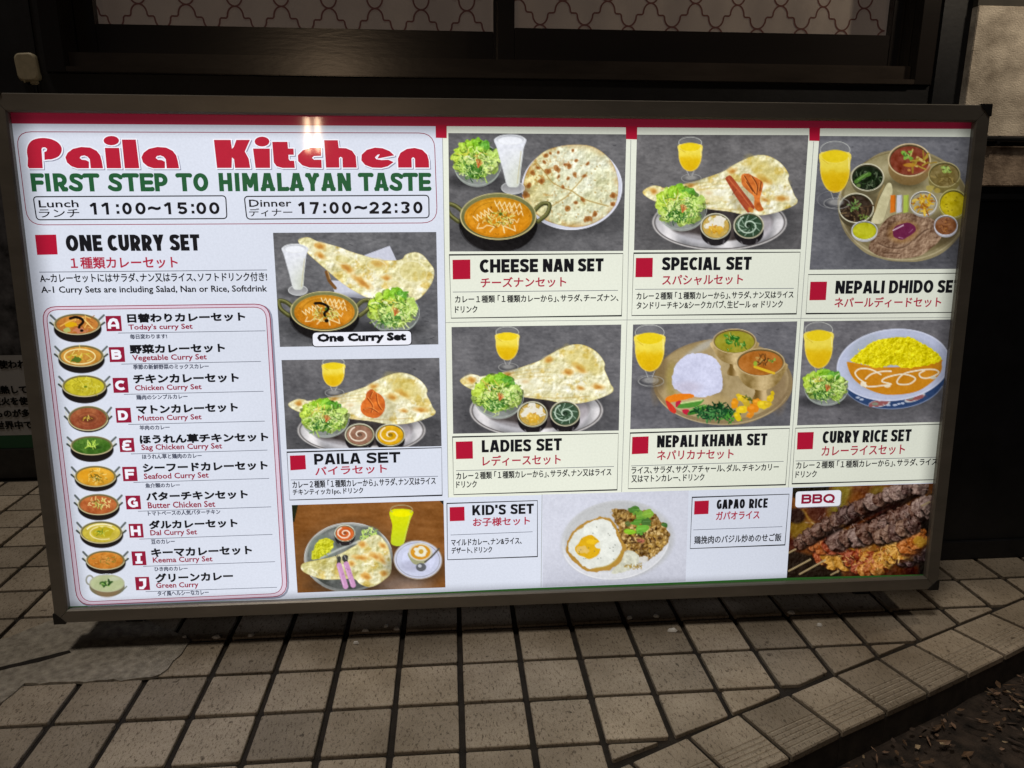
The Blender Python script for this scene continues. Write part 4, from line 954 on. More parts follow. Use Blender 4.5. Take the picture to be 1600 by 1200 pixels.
def herbs(p, cx, cy, rx, ry, n=6, cols=((78, 140, 50), (120, 178, 70), (50, 100, 40))):
    for k in range(n):
        x, y = cx+p.rs.uniform(-rx, rx), cy+p.rs.uniform(-ry, ry); p.ell(x, y, rx*.42, ry*.42, cols[k % len(cols)], .95, p.rs.uniform(0, 3), dist=(2.5, .8))
    strands(p, cx, cy, rx, ry, n, [(160, 200, 110), (44, 84, 34)], 2, rx*.7, .8, 1.2)
def mound(p, pts, col, grain, dcol):
    S_, m, d = p.poly(pts, col, noise=(3, 2.2)); emboss(p, S_, m, 4.5, 120); emboss(p, S_, m, 16, 90, 7); p.shade(S_, m, grain*3, 26, 2, (1, 1, .4)); p.shade(S_, m, grain, 24, 7, (1, 1, .5)); p.shade(S_, m*np.clip(1-d/6, 0, 1), 4, 10, 3)
def brass_bowl(p, cx, cy, rx, ry, h, col, foot=True):
    B = (176, 152, 104)
    if foot:
        p.poly([(cx-rx*.30, cy+h*.55), (cx-rx*.22, cy+h*.8), (cx-rx*.36, cy+h*1.05), (cx, cy+h*1.14), (cx+rx*.36, cy+h*1.05), (cx+rx*.24, cy+h*.8), (cx+rx*.32, cy+h*.55)], lambda x, y, d: np.array([164, 138, 92.])+(np.sin((x-cx)/rx*9)*46)[..., None])
    p.poly([(cx-rx, cy), (cx-rx*.92, cy+h*.35), (cx-rx*.62, cy+h*.62), (cx-rx*.2, cy+h*.74), (cx+rx*.2, cy+h*.74), (cx+rx*.62, cy+h*.62), (cx+rx*.92, cy+h*.35), (cx+rx, cy)], lambda x, y, d: np.array(B, float)+((np.sin((x-cx)/rx*5+1)*30)+(fbm(x, y, 6, 3)-.5)*50)[..., None])
    p.ell(cx, cy, rx, ry, (206, 184, 140)); p.ell(cx, cy, rx*.96, ry*.94, (112, 92, 54)); S_, m = p.ell(cx, cy+ry*.05, rx*.91, ry*.87, col); p.shade(S_, m, 9, 22, 5)
def mini(p, cx, cy, rx, ry, col, d, kind='cream'):
    """small karahi of the curry list"""
    hd = (98, 104, 104)
    for sx in (-1, 1):
        p.line([(cx+sx*rx*.90, cy-ry*.35), (cx+sx*rx*1.14, cy-ry*.85)], 3.2, hd); p.line([(cx+sx*rx*1.0, cy+ry*.1), (cx+sx*rx*1.16, cy-ry*.15)], 3.0, (70, 76, 70)); p.line([(cx+sx*rx*1.03, cy-ry*.1), (cx+sx*rx*1.12, cy-ry*.5)], 1.6, (206, 206, 190))
    p.ell(cx+rx*.02, cy+d*.75, rx*1.02, ry+d*.45, (30, 27, 26), 1, grad=(10, 8, 8)); p.ell(cx, cy, rx, ry, (182, 170, 124)); p.ell(cx, cy-.4, rx*.965, ry*.95, (110, 104, 72)); p.ring(cx, cy, rx*.985, ry*.97, 1.1, (214, 202, 160), .8, a0=10, a1=190)
    S_, m = p.ell(cx, cy+ry*.04, rx*.90, ry*.87, col, grad=(-8, -8, -4)); p.shade(S_, m, 8, 24, int(cx), (1, 1, .6)); p.shade(S_, m, 3, 12, 4)
# ------------------------------------------------------------------ the printed face: sections are parts, their print sub-parts
quad_px('print_face', [(-6, 168), (1534, 182), (1450, 906), (100, 958)], ink('white'), sign, 'base')
band = quad_px('red_band', [(0, 168), (1534, 182), (1531, 201.5), (1200, 200.5), (800, 198), (400, 195.5), (0, 193)], ink('band red'), sign, 'sheet')
for q in ([(680.5, 195), (698, 195.5), (698, 216), (681, 215.5)], [(977.5, 197), (995.5, 197.5), (995, 218), (978, 217.5)], [(1264, 199), (1281, 199.5), (1280, 220.5), (1264, 220)]):
    quad_px('red_tab', q, ink('red'), band, 'line')
quad_px('green_stripe', [(104, 947.5), (440, 936.3), (800, 920), (1100, 908), (1446, 893.5), (1450, 906), (100, 958)], ink('stripe green'), sign, 'sheet')

# --- title card
def ring_px(name, q, r, wpx, mat, parent, lay='line'):
    return line_px(name, rrect(q, r), wpx, mat, parent, lay, closed=True)
t = ring_px('title_card', [(25.5, 206), (678.5, 208), (683.5, 348.3), (44, 351.5)], 24, 1.1, ink('maroon'), sign)
GL = {
 'P': [smooth([(47, 263), (45, 248), (43.5, 236), (46, 226), (53, 219), (66, 216), (80, 217.5), (91, 222.5), (97, 230), (97, 238), (92, 245), (82, 249), (72, 250.5)], 3)[:-3]+[(71, 250), (70.5, 238), (74, 236.5), (75, 233), (72, 230.5), (68, 230.5), (66, 233), (68, 263)]],
 'a': [[(162, 263), (160, 252), (157.5, 243), (152, 236), (142, 231), (128, 230), (115, 233), (107, 239), (103.5, 246), (106, 254), (113, 260), (122, 263), (140, 263), (140, 253), (135, 250.5), (129, 250), (125.5, 247), (127.5, 244), (133, 243), (138, 245), (141.5, 249), (143, 263)]],
 'i': [[(165, 231.5), (187, 231.5), (190.5, 263), (168, 263)], [(175+12*math.cos(t_), 220+7.2*math.sin(t_)) for t_ in np.linspace(0, 6.28, 17)[:-1]]],
 'l': [[(191.5, 218.5), (213, 218.5), (218.5, 263), (196, 263)]],
 'K': [[(335, 219), (361, 219), (363, 233), (366, 230), (370, 219), (391, 219), (383, 237), (389, 248), (391.5, 262.5), (368, 262.5), (366.5, 249), (363, 246), (362.5, 262.5), (340, 262.5)]],
 'i2': [[(396, 232.5), (422, 232.5), (422.5, 262.5), (400, 262.5)], [(410+11.5*math.cos(t_), 221.5+7.6*math.sin(t_)) for t_ in np.linspace(0, 6.28, 17)[:-1]]],
 't': [[(426, 222), (449.5, 222), (450.5, 232.5), (459, 232.5), (459.5, 242), (451, 242), (451.5, 249), (453.5, 251.5), (460, 251.5), (461, 262.5), (442, 262.5), (433, 260), (428.5, 254)]],
 'c': [[(502, 231.5), (486, 231.5), (474, 235), (466, 243), (466.5, 252), (473, 258.5), (484, 262), (503, 262.5), (502.5, 250), (491, 250), (487.5, 247), (490.5, 244), (502, 243.5)]],
 'h': [[(507, 219.5), (528, 219.5), (529.5, 231.5), (541, 232), (550.5, 236), (556, 244), (557.5, 262), (536, 262), (535.5, 247), (532.5, 245), (530, 247), (530.5, 262), (510, 262)]],
 'e': [[(616, 243), (609, 236.5), (598, 232), (586, 231), (573.5, 234.5), (565.5, 242), (565, 251), (571, 258), (582, 262), (596, 262.5), (606, 260), (615, 253.5), (607, 250), (596, 250.5), (588, 249), (586, 246), (590, 242), (594, 241), (590, 248)]],
 'n': [[(622.5, 262), (622, 248), (626, 239), (636, 233), (648, 231.5), (660, 234.5), (667.5, 242), (670, 251), (670.5, 262), (649, 262), (648.5, 248), (645.5, 245.5), (643, 248), (643.5, 262)]]}
a2 = [[(x+118.5, y) for x, y in GL['a'][0]]]
for nme, lp in [(k, GL[k]) for k in GL]+[('a2', a2)]:
    for one in lp:
        poly_fill_px('letter_shadow', [one], ink('shade'), t, 'ink', 1.5, 1.6, 1.6)
        poly_fill_px('letter_outline', [one], ink('bright white'), t, 'ink2', 1.7)
        poly_fill_px('letter', [one], ink('title red'), t, 'ink3', 0.15)
for wd, x0, x1 in (('FIRST', 51, 155), ('STEP', 172.5, 264), ('TO', 280, 327), ('HIMALAYAN', 343.5, 549), ('TASTE', 563.5, 671)):
    heavy(wd, x0, 299.5-(x0-51)*.0016, x1, 299.5-(x1-51)*.0016, 28.5, 6.9, ink('green'), t, rnd=True, gap=.15, name='tagline')
for (q, w1, w2, hrs, xs) in (([(52.5, 307.5), (353, 306), (355, 341.5), (58, 343.5)], ('Lunch', 62, 124, 324.5), ('ランチ', 62.5, 125.5, 340), ('１１：００', '１５：００'), (143, 229, 257, 346, 231, 253, 335.5)),
                        ([(382, 307), (670, 305.2), (670.5, 340.3), (386, 342.5)], ('Dinner', 390, 456, 323.5), ('ディナー', 390, 457.5, 338.5), ('１７：００', '２２：３０'), (467.5, 551, 577, 663, 553, 575, 334.5))):
    b = ring_px('hours_box', q, 6, 1.7, ink('black'), t)
    L_text(w1[0], w1[1], w1[3], w1[2], w1[3]-.5, 11.5, ink('black'), t, 0.3); L_text(w2[0], w2[1], w2[3], w2[2], w2[3]-.5, 13, ink('black'), t, 0.15)
    a, b_, c, d, e, f_, y = xs
    for ch, xa, xb in (zip('11:0015:00', (143, 161, 183, 192.5, 213, 258.5, 278.5, 300, 308, 328), (153, 172, 188, 207.5, 229, 269, 294, 305, 323.5, 344)) if w1[0] == 'Lunch' else zip('17:0022:30', (467.5, 485, 505.5, 515.5, 535, 577.5, 597, 617, 626, 646), (477, 499, 510.5, 530, 549.5, 592.5, 611.5, 621.5, 640.5, 660.5))):
        yb = xs[6]-(xa-143)*.004 if w1[0] == 'Lunch' else xs[6]-(xa-467)*.004
        heavy(ch, xa, yb, xb, yb, 18.8, 4.3, ink('black'), t, name='hour_digit')
    L_text('~', xs[4]+1, xs[6]-7, xs[5]-1, xs[6]-7, 6, ink('black'), t, 1.0)

# --- one-curry heading
c = line_px('curry_heading', [(62, 425.2), (240, 423.6), (417.5, 421.8)], 1.0, ink('grey'), sign)
quad_px('red_square', [(55, 367), (88, 366.5), (90.5, 397.5), (58.5, 398.3)], ink('red'), c, 'box')
for wd, a, b_ in (('ONE', 105, 161.5), ('CURRY', 170, 257.5), ('SET', 267.5, 313.5)): heavy(wd, a, 392.6-(a-105)*.005, b_, 392.6-(b_-105)*.005, 25.5, 6.4, ink('black'), c)
L_text('１種類カレーセット', 112, 420.3, 279, 418.8, 18.5, ink('japanese red'), c, 0.45)
L_text('A~カレーセットにはサラダ､ナン又はライス､ソフトドリンク付き!', 64, 442, 418, 439.3, 14.5, ink('black'), c, 0.3)
L_text('A-1 Curry Sets are including Salad, Nan or Rice, Softdrink', 66, 460.8, 418, 458.6, 13.3, ink('black'), c, 0.3)

# --- curry list
oq = [(65.5, 479.3), (421, 474.8), (449.5, 931), (121.5, 945.5)]; iq = [(72, 484), (415.5, 479.7), (442.5, 926.5), (127.5, 940)]
lst = line_px('curry_list', rrect([(x+2.2, y+2) for x, y in oq], 23), 3.4, ink('shade'), sign, 'sheet', closed=True)
def band_px(name, qa, ra, qb, rb, mat, parent, lay):
    A, B = rrect(qa, ra), rrect(qb, rb); U, V = loc(*np.array(A).T); U2, V2 = loc(*np.array(B).T); n = len(A)
    return mesh(name, [(u, LAY[lay], v) for u, v in zip(U, V)]+[(u, LAY[lay], v) for u, v in zip(U2, V2)], [(i, (i+1) % n, n+(i+1) % n, n+i) for i in range(n)], mat, parent)
band_px('pink_border', oq, 23, iq, 19, ink('pink'), lst, 'box')
ring_px('border_line', oq, 23, 1.3, ink('maroon'), lst); ring_px('border_line', iq, 19, 1.1, ink('maroon'), lst)
ROWS = [
 ('A', (165, 493.3, 191, 517.6), ('日替わりカレーセット', 200, 504.5, 384, 501.5, 14.5), ("Today's curry Set", 202, 517.6, 302, 516, 11), ((185, 520.3), (415, 516.8)), ('毎日変わります!', 204, 529.7, 262, 529, 7.8)),
 ('B', (170, 542, 196, 565.8), ('野菜カレーセット', 204, 552.8, 352.5, 550.3, 14.5), ('Vegetable Curry Set', 208, 565.8, 324, 564, 11.5), ((190, 568.8), (408, 564.6)), ('季節の新鮮野菜のミックスカレー', 209, 577.3, 327, 576, 8.2)),
 ('C', (176, 590, 201.5, 613.8), ('チキンカレーセット', 209.5, 599.5, 374, 597, 14.5), ('Chicken Curry Set', 212, 612.6, 316, 610.4, 11), ((194, 616), (412, 611.2)), ('鶏肉のシンプルカレー', 214, 624.6, 294, 623, 7.8)),
 ('D', (180.5, 637, 206, 660.5), ('マトンカレーセット', 214.5, 647.3, 372.5, 643, 14), ('Mutton Curry Set', 217, 659.8, 316, 657.4, 11), ((201, 663), (414, 657.8)), ('羊肉のカレー', 219, 671.8, 266, 671, 7.6)),
 ('E', (186, 684, 211, 706.3), ('ほうれん草チキンセット', 219.5, 693.6, 420, 689.2, 14.5), ('Sag Chicken Curry Set', 222, 705.6, 348, 703, 11.4), ((205, 709), (418, 703)), ('ほうれん草と鶏肉のカレー', 223, 717.3, 316, 715.4, 8)),
 ('F', (191, 729, 215.5, 751.8), ('シーフードカレーセット', 224.5, 738, 419, 733.6, 14), ('Seafood Curry Set', 226, 751, 327, 748.5, 11.6), ((209, 753.5), (421, 747.2)), ('魚介類のカレー', 228, 762.2, 282, 761, 7.6)),
 ('G', (196, 774, 221, 795.8), ('バターチキンセット', 229.5, 782.6, 388, 778.6, 14), ('Butter Chicken Set', 232, 794, 337, 791.5, 9.8), ((216, 798.5), (424, 791.6)), ('トマトベースの人気バターチキン', 232, 805.7, 345, 803, 8)),
 ('H', (201, 818, 225, 840), ('ダルカレーセット', 234, 826.6, 372, 823.3, 14), ('Dal Curry Set', 236, 838.8, 309, 837, 11.2), ((218, 842), (426, 834.6)), ('豆のカレー', 237, 849.7, 274, 849, 7.4)),
 ('I', (205.5, 861, 229.3, 883.2), ('キーマカレーセット', 237.5, 870.4, 394.5, 865.8, 14), ('Keema Curry Set', 240, 881.2, 333, 879, 11), ((224, 884.5), (430, 877.2)), ('ひき肉のカレー', 242, 892.2, 294, 891, 7.2)),
 ('J', (211, 901, 235, 922), ('グリーンカレー', 244, 910, 365, 906.3, 14.5), ('Green Curry', 245, 920.8, 311, 919, 10.8), ((228, 924), (433, 917.2)), ('タイ風ヘルシーなカレー', 247, 930.8, 327, 928.8, 8))]
for L_, (x0, y0, x1, y1), jp, en, rl, sm_ in ROWS:
    k = 1.2
    quad_px('letter_square', [(x0, y0+.3), (x1-2, y0), (x1, y1-.4), (x0+2, y1)], ink('maroon'), lst, 'box')
    cx_, cy_ = (x0+x1)/2, (y0+y1)/2; W2, H2 = (7.2, 8.2)
    bw = ink('bright white')
    if L_ == 'I':
        line_px('square_letter', [(cx_-5.5, cy_-6), (cx_+5, cy_-6.3)], 4.2, bw, lst, 'ink'); line_px('square_letter', [(cx_-5, cy_+6.3), (cx_+5.8, cy_+6)], 4.2, bw, lst, 'ink'); line_px('square_letter', [(cx_-.3, cy_-7), (cx_+.3, cy_+7)], 5.4, bw, lst, 'ink2')
    elif L_ == 'J':
        line_px('square_letter', [(cx_-5, cy_-6), (cx_+3.5, cy_-6.3), (cx_+3.8, cy_+3), (cx_+.5, cy_+6.6), (cx_-5, cy_+6.6)], 4.4, bw, lst, 'ink')
    elif L_ == 'E': line_px('square_letter', [(cx_+7, cy_-5.6), (cx_+1, cy_-6.2), (cx_-4, cy_-5), (cx_-4.6, cy_-2), (cx_-1, cy_-.2), (cx_+4, cy_-.2)], 3.6, bw, lst, 'ink'); line_px('square_letter', [(cx_+4, cy_), (cx_-2, cy_+.3), (cx_-5.2, cy_+2.2), (cx_-4.4, cy_+5.6), (cx_, cy_+6.6), (cx_+7.5, cy_+6)], 3.8, bw, lst, 'ink2')
    elif L_ == 'A': line_px('square_letter', [(cx_-6.2, cy_+8), (cx_-6.4, cy_), (cx_-3.8, cy_-5), (cx_, cy_-6.2), (cx_+3.6, cy_-5), (cx_+6, cy_), (cx_+6.8, cy_+8)], 4.8, bw, lst, 'ink'); line_px('square_letter', [(cx_-6, cy_+3.2), (cx_+6.3, cy_+3)], 3.2, bw, lst, 'ink2')
    else: heavy(L_, cx_-7.4+(1 if L_ == 'F' else 0), cy_+7.6, cx_+8, cy_+7.4, 15.2, 4.6, bw, lst, name='square_letter')
    L_text(jp[0], *jp[1:], ink('black'), lst, 0.85); L_text(en[0], *en[1:], ink('maroon'), lst, 0.3)
    line_px('rule', rl, 0.9, ink('grey'), lst); L_text(sm_[0], *sm_[1:], ink('grey'), lst, 0.3)
MINI = [('A', 121, 506.5, 36.5, 16.5, (188, 122, 58), 10), ('B', 127, 556, 35.5, 17, (196, 142, 62), 8.5), ('C', 132, 603, 34.5, 17, (196, 184, 52), 8.5), ('D', 138, 653.5, 31.5, 19.5, (150, 84, 56), 2),
        ('E', 143.5, 696, 33, 15, (74, 112, 44), 9), ('F', 149.5, 744, 32.5, 16.5, (212, 158, 52), 6), ('G', 154, 788, 32, 16.5, (176, 100, 56), 7), ('H', 158.5, 831.5, 33, 17.5, (196, 178, 70), 6), ('I', 165, 875, 30.5, 15, (192, 122, 48), 6), ('J', 167.5, 911, 27.5, 14, (166, 176, 132), 0)]
for L_, x, y, rx, ry, col, d in MINI:
    p = Pic([(x-rx*1.3, y-ry-5), (x+rx*1.25, y-ry-5.5), (x+rx*1.25, y+ry+15), (x-rx*1.3, y+ry+15.5)], 1.0, WHITE); C = (240, 230, 170)
    if L_ != 'J': mini(p, x, y, rx, ry, col, d)
    if L_ == 'A':
        strands(p, x+rx*.35, y-ry*.1, rx*.5, ry*.5, 14, [(216, 160, 84), (160, 96, 44), (232, 196, 110)], 5, 12, .9, 1.5, .9, .4); p.ell(x-rx*.28, y+.5, 8, 5, (214, 168, 22), .95, dist=(4, .6)); p.line([(x-26, y+3), (x-14, y-4), (x-2, y-8)], 1.8, (226, 178, 92)); p.line([(x+8, y-10), (x+18, y), (x+24, y+6)], 1.8, (232, 206, 130)); p.ell(x-16, y+9, 6, 4, (170, 184, 112), .9, dist=(3, .5)); p.ell(x+4, y+10, 11, 4, (196, 128, 104), .8, dist=(3, .8))
        p.line([(x-11, y-9), (x-2, y-11), (x+7, y-8), (x+9, y-3), (x+4, y+2), (x+3, y+5)], 4.2, (34, 24, 20), sm=True); p.ell(x+7, y+10, 2.8, 2.2, (34, 24, 20))
    elif L_ == 'B': p.ring(x-2, y+1, rx*.68, ry*.68, 1.7, C, .95); strands(p, x-4, y-2, rx*.4, ry*.35, 16, [(206, 190, 60), (184, 160, 50), (232, 214, 120)], 5, 12, 1, 1.8, .9, .5); p.ell(x-7, y+6, 7, 4.5, (84, 110, 42), .95, dist=(3, .8)); p.line([(x+8, y-3), (x+17, y+4), (x+10, y+8)], 1.7, (214, 186, 90))
    elif L_ == 'C': strands(p, x, y, rx*.75, ry*.7, 38, [(222, 214, 96), (166, 154, 34), (206, 200, 90), (150, 140, 40)], 4, 11, .9, 1.5, .8, 1.2); p.ell(x+2, y+1, 2.5, 1.6, (90, 120, 40), .8)
    elif L_ == 'D': p.ell(x, y+1, 11, 5, (96, 52, 36), .8, soft=3); strands(p, x-1, y-1.5, 6, 2.2, 12, [(220, 206, 110), (190, 160, 60), (70, 60, 30)], 2, 5, .9, 1.4); p.ring(x, y+1, rx*.5, ry*.5, 1, (122, 66, 44), .6)
    elif L_ == 'E': strands(p, x-10, y, rx*.5, ry*.5, 18, [(104, 140, 60), (58, 92, 36)], 2, 4, .8, 1.2); p.ell(x+6, y+3, 9, 2.4, (40, 64, 28), .7, soft=2); strands(p, x+1, y-1.5, 8, 3.2, 14, [(196, 222, 96), (170, 206, 84), (214, 232, 130)], 4, 9, 1, 1.7)
    elif L_ == 'F': p.ell(x-14, y-2, 12, 8, (218, 150, 28), .5, soft=4); strands(p, x+5, y, rx*.5, ry*.6, 40, [(236, 216, 140), (226, 196, 104), (150, 120, 40)], 2, 6, .9, 1.4); strands(p, x+1, y+1, 7, 4, 10, [(90, 84, 30), (120, 110, 40)], 2, 5, 1, 1.5)
    elif L_ == 'G': strands(p, x, y, rx*.6, ry*.6, 22, [(236, 214, 150), (230, 200, 130)], 2, 6, 1, 2); strands(p, x+2, y-2, 8, 6, 16, [(170, 190, 84), (80, 90, 40), (206, 214, 120)], 3, 8, .9, 1.4)
    elif L_ == 'H':
        p.ring(x+1, y, rx*.76, ry*.72, 2.2, (236, 228, 190), .95, a0=200, a1=520 % 360+150); p.ring(x+3, y+1, rx*.62, ry*.58, 1.5, (232, 220, 168), .9, a0=60, a1=330); p.ell(x+3, y, rx*.48, ry*.46, (178, 162, 34), .8, dist=(5, .4)); strands(p, x+1, y, 9, 5, 16, [(206, 206, 90), (92, 124, 40), (160, 160, 50)], 3, 7, .9, 1.4)
    elif L_ == 'I': p.ell(x+2, y, 10, 5, (206, 150, 80), .6, dist=(5, .7)); strands(p, x, y, rx*.6, ry*.5, 24, [(214, 150, 74), (150, 96, 34), (120, 120, 50)], 2, 7, .9, 1.4)
    else:
        p.ring(x-rx*.98, y-ry*.35, 5.5, 7, 2.6, (150, 150, 140), 1); p.ell(x, y+5, rx, ry*1.15, (122, 116, 92), 1, grad=(-8, -10, -14)); p.ell(x, y+8, rx*.7, ry, (140, 112, 84), .6, soft=4); p.ell(x, y, rx, ry, (176, 178, 150)); S_, m = p.ell(x, y+.5, rx*.92, ry*.88, (176, 184, 142)); p.shade(S_, m, 8, 12, 3); p.ell(x+rx*.4, y-ry*.5, 9, 3, (196, 200, 184), .5, soft=2)
        herbs(p, x-2, y+1, 9, 4.5, 8, ((52, 84, 40), (70, 104, 50), (44, 72, 36))); p.line([(x+rx*.85, y+ry*.9), (x+rx*1.12, y+ry*.35)], 1.6, (110, 116, 96))
    p.a = (np.abs(p.im-np.array(WHITE, float)).sum(2) > 3).astype(float); p.build('curry_photo', lst, 'pic', True)

# --- one curry photo
Q1 = [(426.7, 363.7), (681.7, 362.5), (685, 538), (437.5, 542)]
p = Pic(Q1); slate(p, (98, 98, 101), 15)
p.poly([(566, 400), (609, 384), (622, 412), (600, 430)], (198, 200, 214), sm=False); p.poly([(518, 438), (524, 462), (580, 468), (560, 440)], (196, 198, 212), sm=False); p.line([(510, 425), (514, 438), (524, 450)], 5, (120, 84, 48)); p.line([(512, 424), (516, 436)], 1.5, (190, 150, 90))
nan(p, [(466, 377), (472, 372), (483, 371), (496, 377), (512, 381), (530, 386), (548, 393), (568, 399), (590, 405), (612, 407), (628, 405), (634, 398), (648, 394), (660, 398), (670, 409), (678, 421), (677, 436), (670, 450), (660, 462), (652, 468), (643, 470), (622, 460), (600, 462), (578, 466), (556, 456), (534, 442), (514, 425), (492, 406), (476, 391)], [(500, 385, 9, 5, .3), (500, 399, 7, 4, .5), (566, 441, 16, 5, .6), (604, 434, 7, 4, 0), (541, 418, 12, 5, .6), (590, 412, 12, 5, .1)], seed=3)
for (x, y, rx, ry) in ((645, 425, 22, 17), (588, 415, 16, 9), (617, 445, 11, 7), (535, 405, 14, 7)):
    p.ell(x, y, rx, ry, (204, 190, 112), .45, .2, soft=6, dist=(8, .3)); p.ring(x, y, rx, ry, 1.6, (240, 236, 206), .55, .2, soft=2)
lassi(p, 461, 381, 18.5, 78, .06); karahi(p, 507, 486, 53, 31, (200, 132, 36), 16); salad(p, 614, 482, 39, 31)
p.line([(492.5, 474), (500, 473.5), (508, 476), (513, 480), (512, 485), (507, 489), (508, 493)], 4.2, (26, 20, 18), sm=True); p.ell(510.5, 501, 3.4, 3, (26, 20, 18))
ph = p.build('food_photo', sign); ph['label'] = 'photo of one curry set with long nan and a white drink'
bq = [(488, 519), (643, 516.2), (643.5, 538.8), (488.5, 541.8)]
def pill(q, r, parent, lay='badge'):
    A = rrect(q, r); U, V = loc(*np.array(A).T); return mesh('caption_badge', [(u, LAY[lay], v) for u, v in zip(U, V)], [tuple(range(len(A)))], ink('bright white'), parent)
pill(bq, 7, ph); ring_px('badge_outline', bq, 7, 1.5, ink('black'), ph, 'ink'); L_text('One Curry Set', 496.5, 537.8, 635, 535.2, 16.5, ink('black'), ph, 1.25, 'ink2')

# --- food photos of the sets
def set_salad_plate(p, q):
    """the shared composition: nan over an oval steel plate with a salad bowl; q maps (x, y) of the ladies set onto this photo"""
    silver_plate(p, *q['plate'])
def P2(pts, f): return [f(x, y) for x, y in pts]
NAN = [(719, 596), (723, 590), (735, 585), (746, 586), (752, 588), (775, 584), (800, 578), (825, 570), (846, 562), (860, 553), (880, 543), (897, 538), (912, 539), (927, 546), (938, 556), (945, 568), (944, 576), (950, 590), (954, 600), (958.5, 607), (956, 613), (945, 619), (925, 626), (905, 630), (880, 630), (855, 625), (830, 622), (815, 620), (780, 618), (745, 611), (728, 604)]
def f_lad(x, y): return (x, y)
def f_spe(x, y): return (1004+(x-719)*1.01, 301.5+(y-596)*1.02)
def f_pai(x, y): return (450.5+(x-719)*.961, 633+(y-596)*.87)
def set_photo(quad, f, kind, label):
    p = Pic(quad); slate(p, (98, 97, 100) if kind != 'special' else (104, 102, 103), 13)
    kx = f(820, 600)[0]-f(719, 600)[0]; kx /= 101; ky = (f(800, 640)[1]-f(800, 590)[1])/50
    c = f(838, 641); silver_plate(p, c[0], c[1], 104*kx, 43*ky)
    sp = [(736, 593, 6, 5, .2), (857, 562, 7, 4, -.3), (906, 575, 12, 5, .5), (887, 581, 8, 5, .2), (907, 606, 6, 3, .2), (934, 604, 9, 4, .1), (820, 596, 5, 2.5, 0), (793, 584, 7, 3, -.2)]
    nan(p, P2(NAN, f), [(*f(a, b), r1*kx, r2*ky, t_) for a, b, r1, r2, t_ in sp], seed=7)
    a = f(908, 562); p.ell(a[0], a[1], 32*kx, 15*ky, (206, 184, 88), .5, .5, soft=8, dist=(9, .5)); a = f(822, 600); p.ell(a[0], a[1], 30*kx, 9*ky, (236, 234, 212), .6, .1, soft=6, dist=(8, .4))
    for dy in (0, 5, 10): q = P2([(775, 588+dy), (815, 580+dy), (860, 574+dy*1.4)], f); p.line(q, 1.4, (198, 172, 100), .5, soft=2, sm=True)
    q = P2([(930, 552), (938, 562), (936, 574)], f); p.line(q, 2, (242, 238, 206), .6, soft=2, sm=True); q = P2([(820, 619), (870, 622), (920, 619)], f); p.line(q, 1.5, (190, 160, 90), .6, soft=2, sm=True)
    a = f(792.5, 510.5); juice(p, a[0], a[1], 18*kx, 51*ky)
    a = f(777.5, 615); salad(p, a[0], a[1], 38*kx, 31*ky, False)
    if kind == 'paila':
        cup(p, 562, 679, 23, 17.5, (150, 112, 92), 'spiral'); cup(p, 610, 679.5, 23, 17.5, (218, 168, 32), 'spiral')
        p.ell(597, 640, 22, 20, (150, 142, 110), .4, soft=8)
        S_, m, d = p.poly([(581, 608), (588, 613), (595, 617), (601, 626), (601, 640), (594, 650), (585, 653), (572, 650), (564, 642), (565, 630), (571, 622), (573, 613)], lambda x, y, d: np.array([206, 108, 46.])+((fbm(x, y, 9, 5)-.5)*90)[..., None]*np.array([1, .8, .3]))
        for q in ([(574, 622), (582, 634), (580, 644)], [(588, 616), (590, 630), (596, 640)], [(568, 640), (578, 637), (590, 644)], [(582, 612), (578, 622)]): p.line(q, 1.4, (120, 50, 22), .8, sm=True); p.line([(x+1.6, y-.6) for x, y in q], 1.2, (240, 160, 84), .7, sm=True)
    else:
        a = f(832, 647); cup(p, a[0], a[1], 23.5*kx, 20*ky, (196, 164, 84), 'creamtop'); a = f(883, 646); cup(p, a[0], a[1], 23.5*kx, 20*ky, (62, 84, 64), 'greenspiral')
    if kind == 'special':
        p.ell(1162, 308, 20, 22, (150, 144, 118), .45, .7, soft=8)
        S_, m, d = p.poly([(1133, 279), (1137, 275), (1143, 276), (1160, 298), (1178, 322), (1176, 328), (1170, 332), (1166, 330), (1150, 308), (1138, 288)], (168, 78, 50)); p.shade(S_, m, 6, 26, 4, (1, .7, .5)); p.line([(1138, 279), (1155, 299), (1172, 322)], 2, (206, 112, 70), .7); p.ell(1173, 328, 5, 3.5, (214, 150, 70), .8, .8); p.line([(1150, 296), (1144, 304)], 1, (110, 44, 30), .7)
        S_, m, d = p.poly([(1159, 273), (1168, 271), (1176, 275), (1184, 279), (1192, 286), (1190, 300), (1187, 312), (1190, 322), (1193, 328), (1184, 330), (1178, 322), (1178, 308), (1170, 300), (1160, 290), (1158, 281)], lambda x, y, d: np.array([202, 112, 52.])+((fbm(x, y, 8, 9)-.5)*100)[..., None]*np.array([1, .8, .4]))
        for q in ([(1163, 275), (1172, 290), (1180, 303)], [(1175, 276), (1183, 290), (1182, 304)], [(1189, 284), (1187, 298)], [(1166, 284), (1176, 299)]): p.line(q, 1.5, (98, 44, 24), .85, sm=True); p.line([(x-1.7, y) for x, y in q], 1.2, (236, 158, 84), .6, sm=True)
    o = p.build('food_photo', sign); o['label'] = label; return o
set_photo([(440, 562.5), (686.5, 559), (690, 697), (448, 702)], f_pai, 'paila', 'photo of a nan with roast chicken, salad and two curry cups')
creams = quad_px('cream_sheet', [(691, 197), (1000, 199), (1200, 200), (1534, 201.5), (1466, 753.8), (1232, 761.5), (971, 769.5), (700.5, 777.3), (696, 505)], ink('cream'), sign, 'sheet')
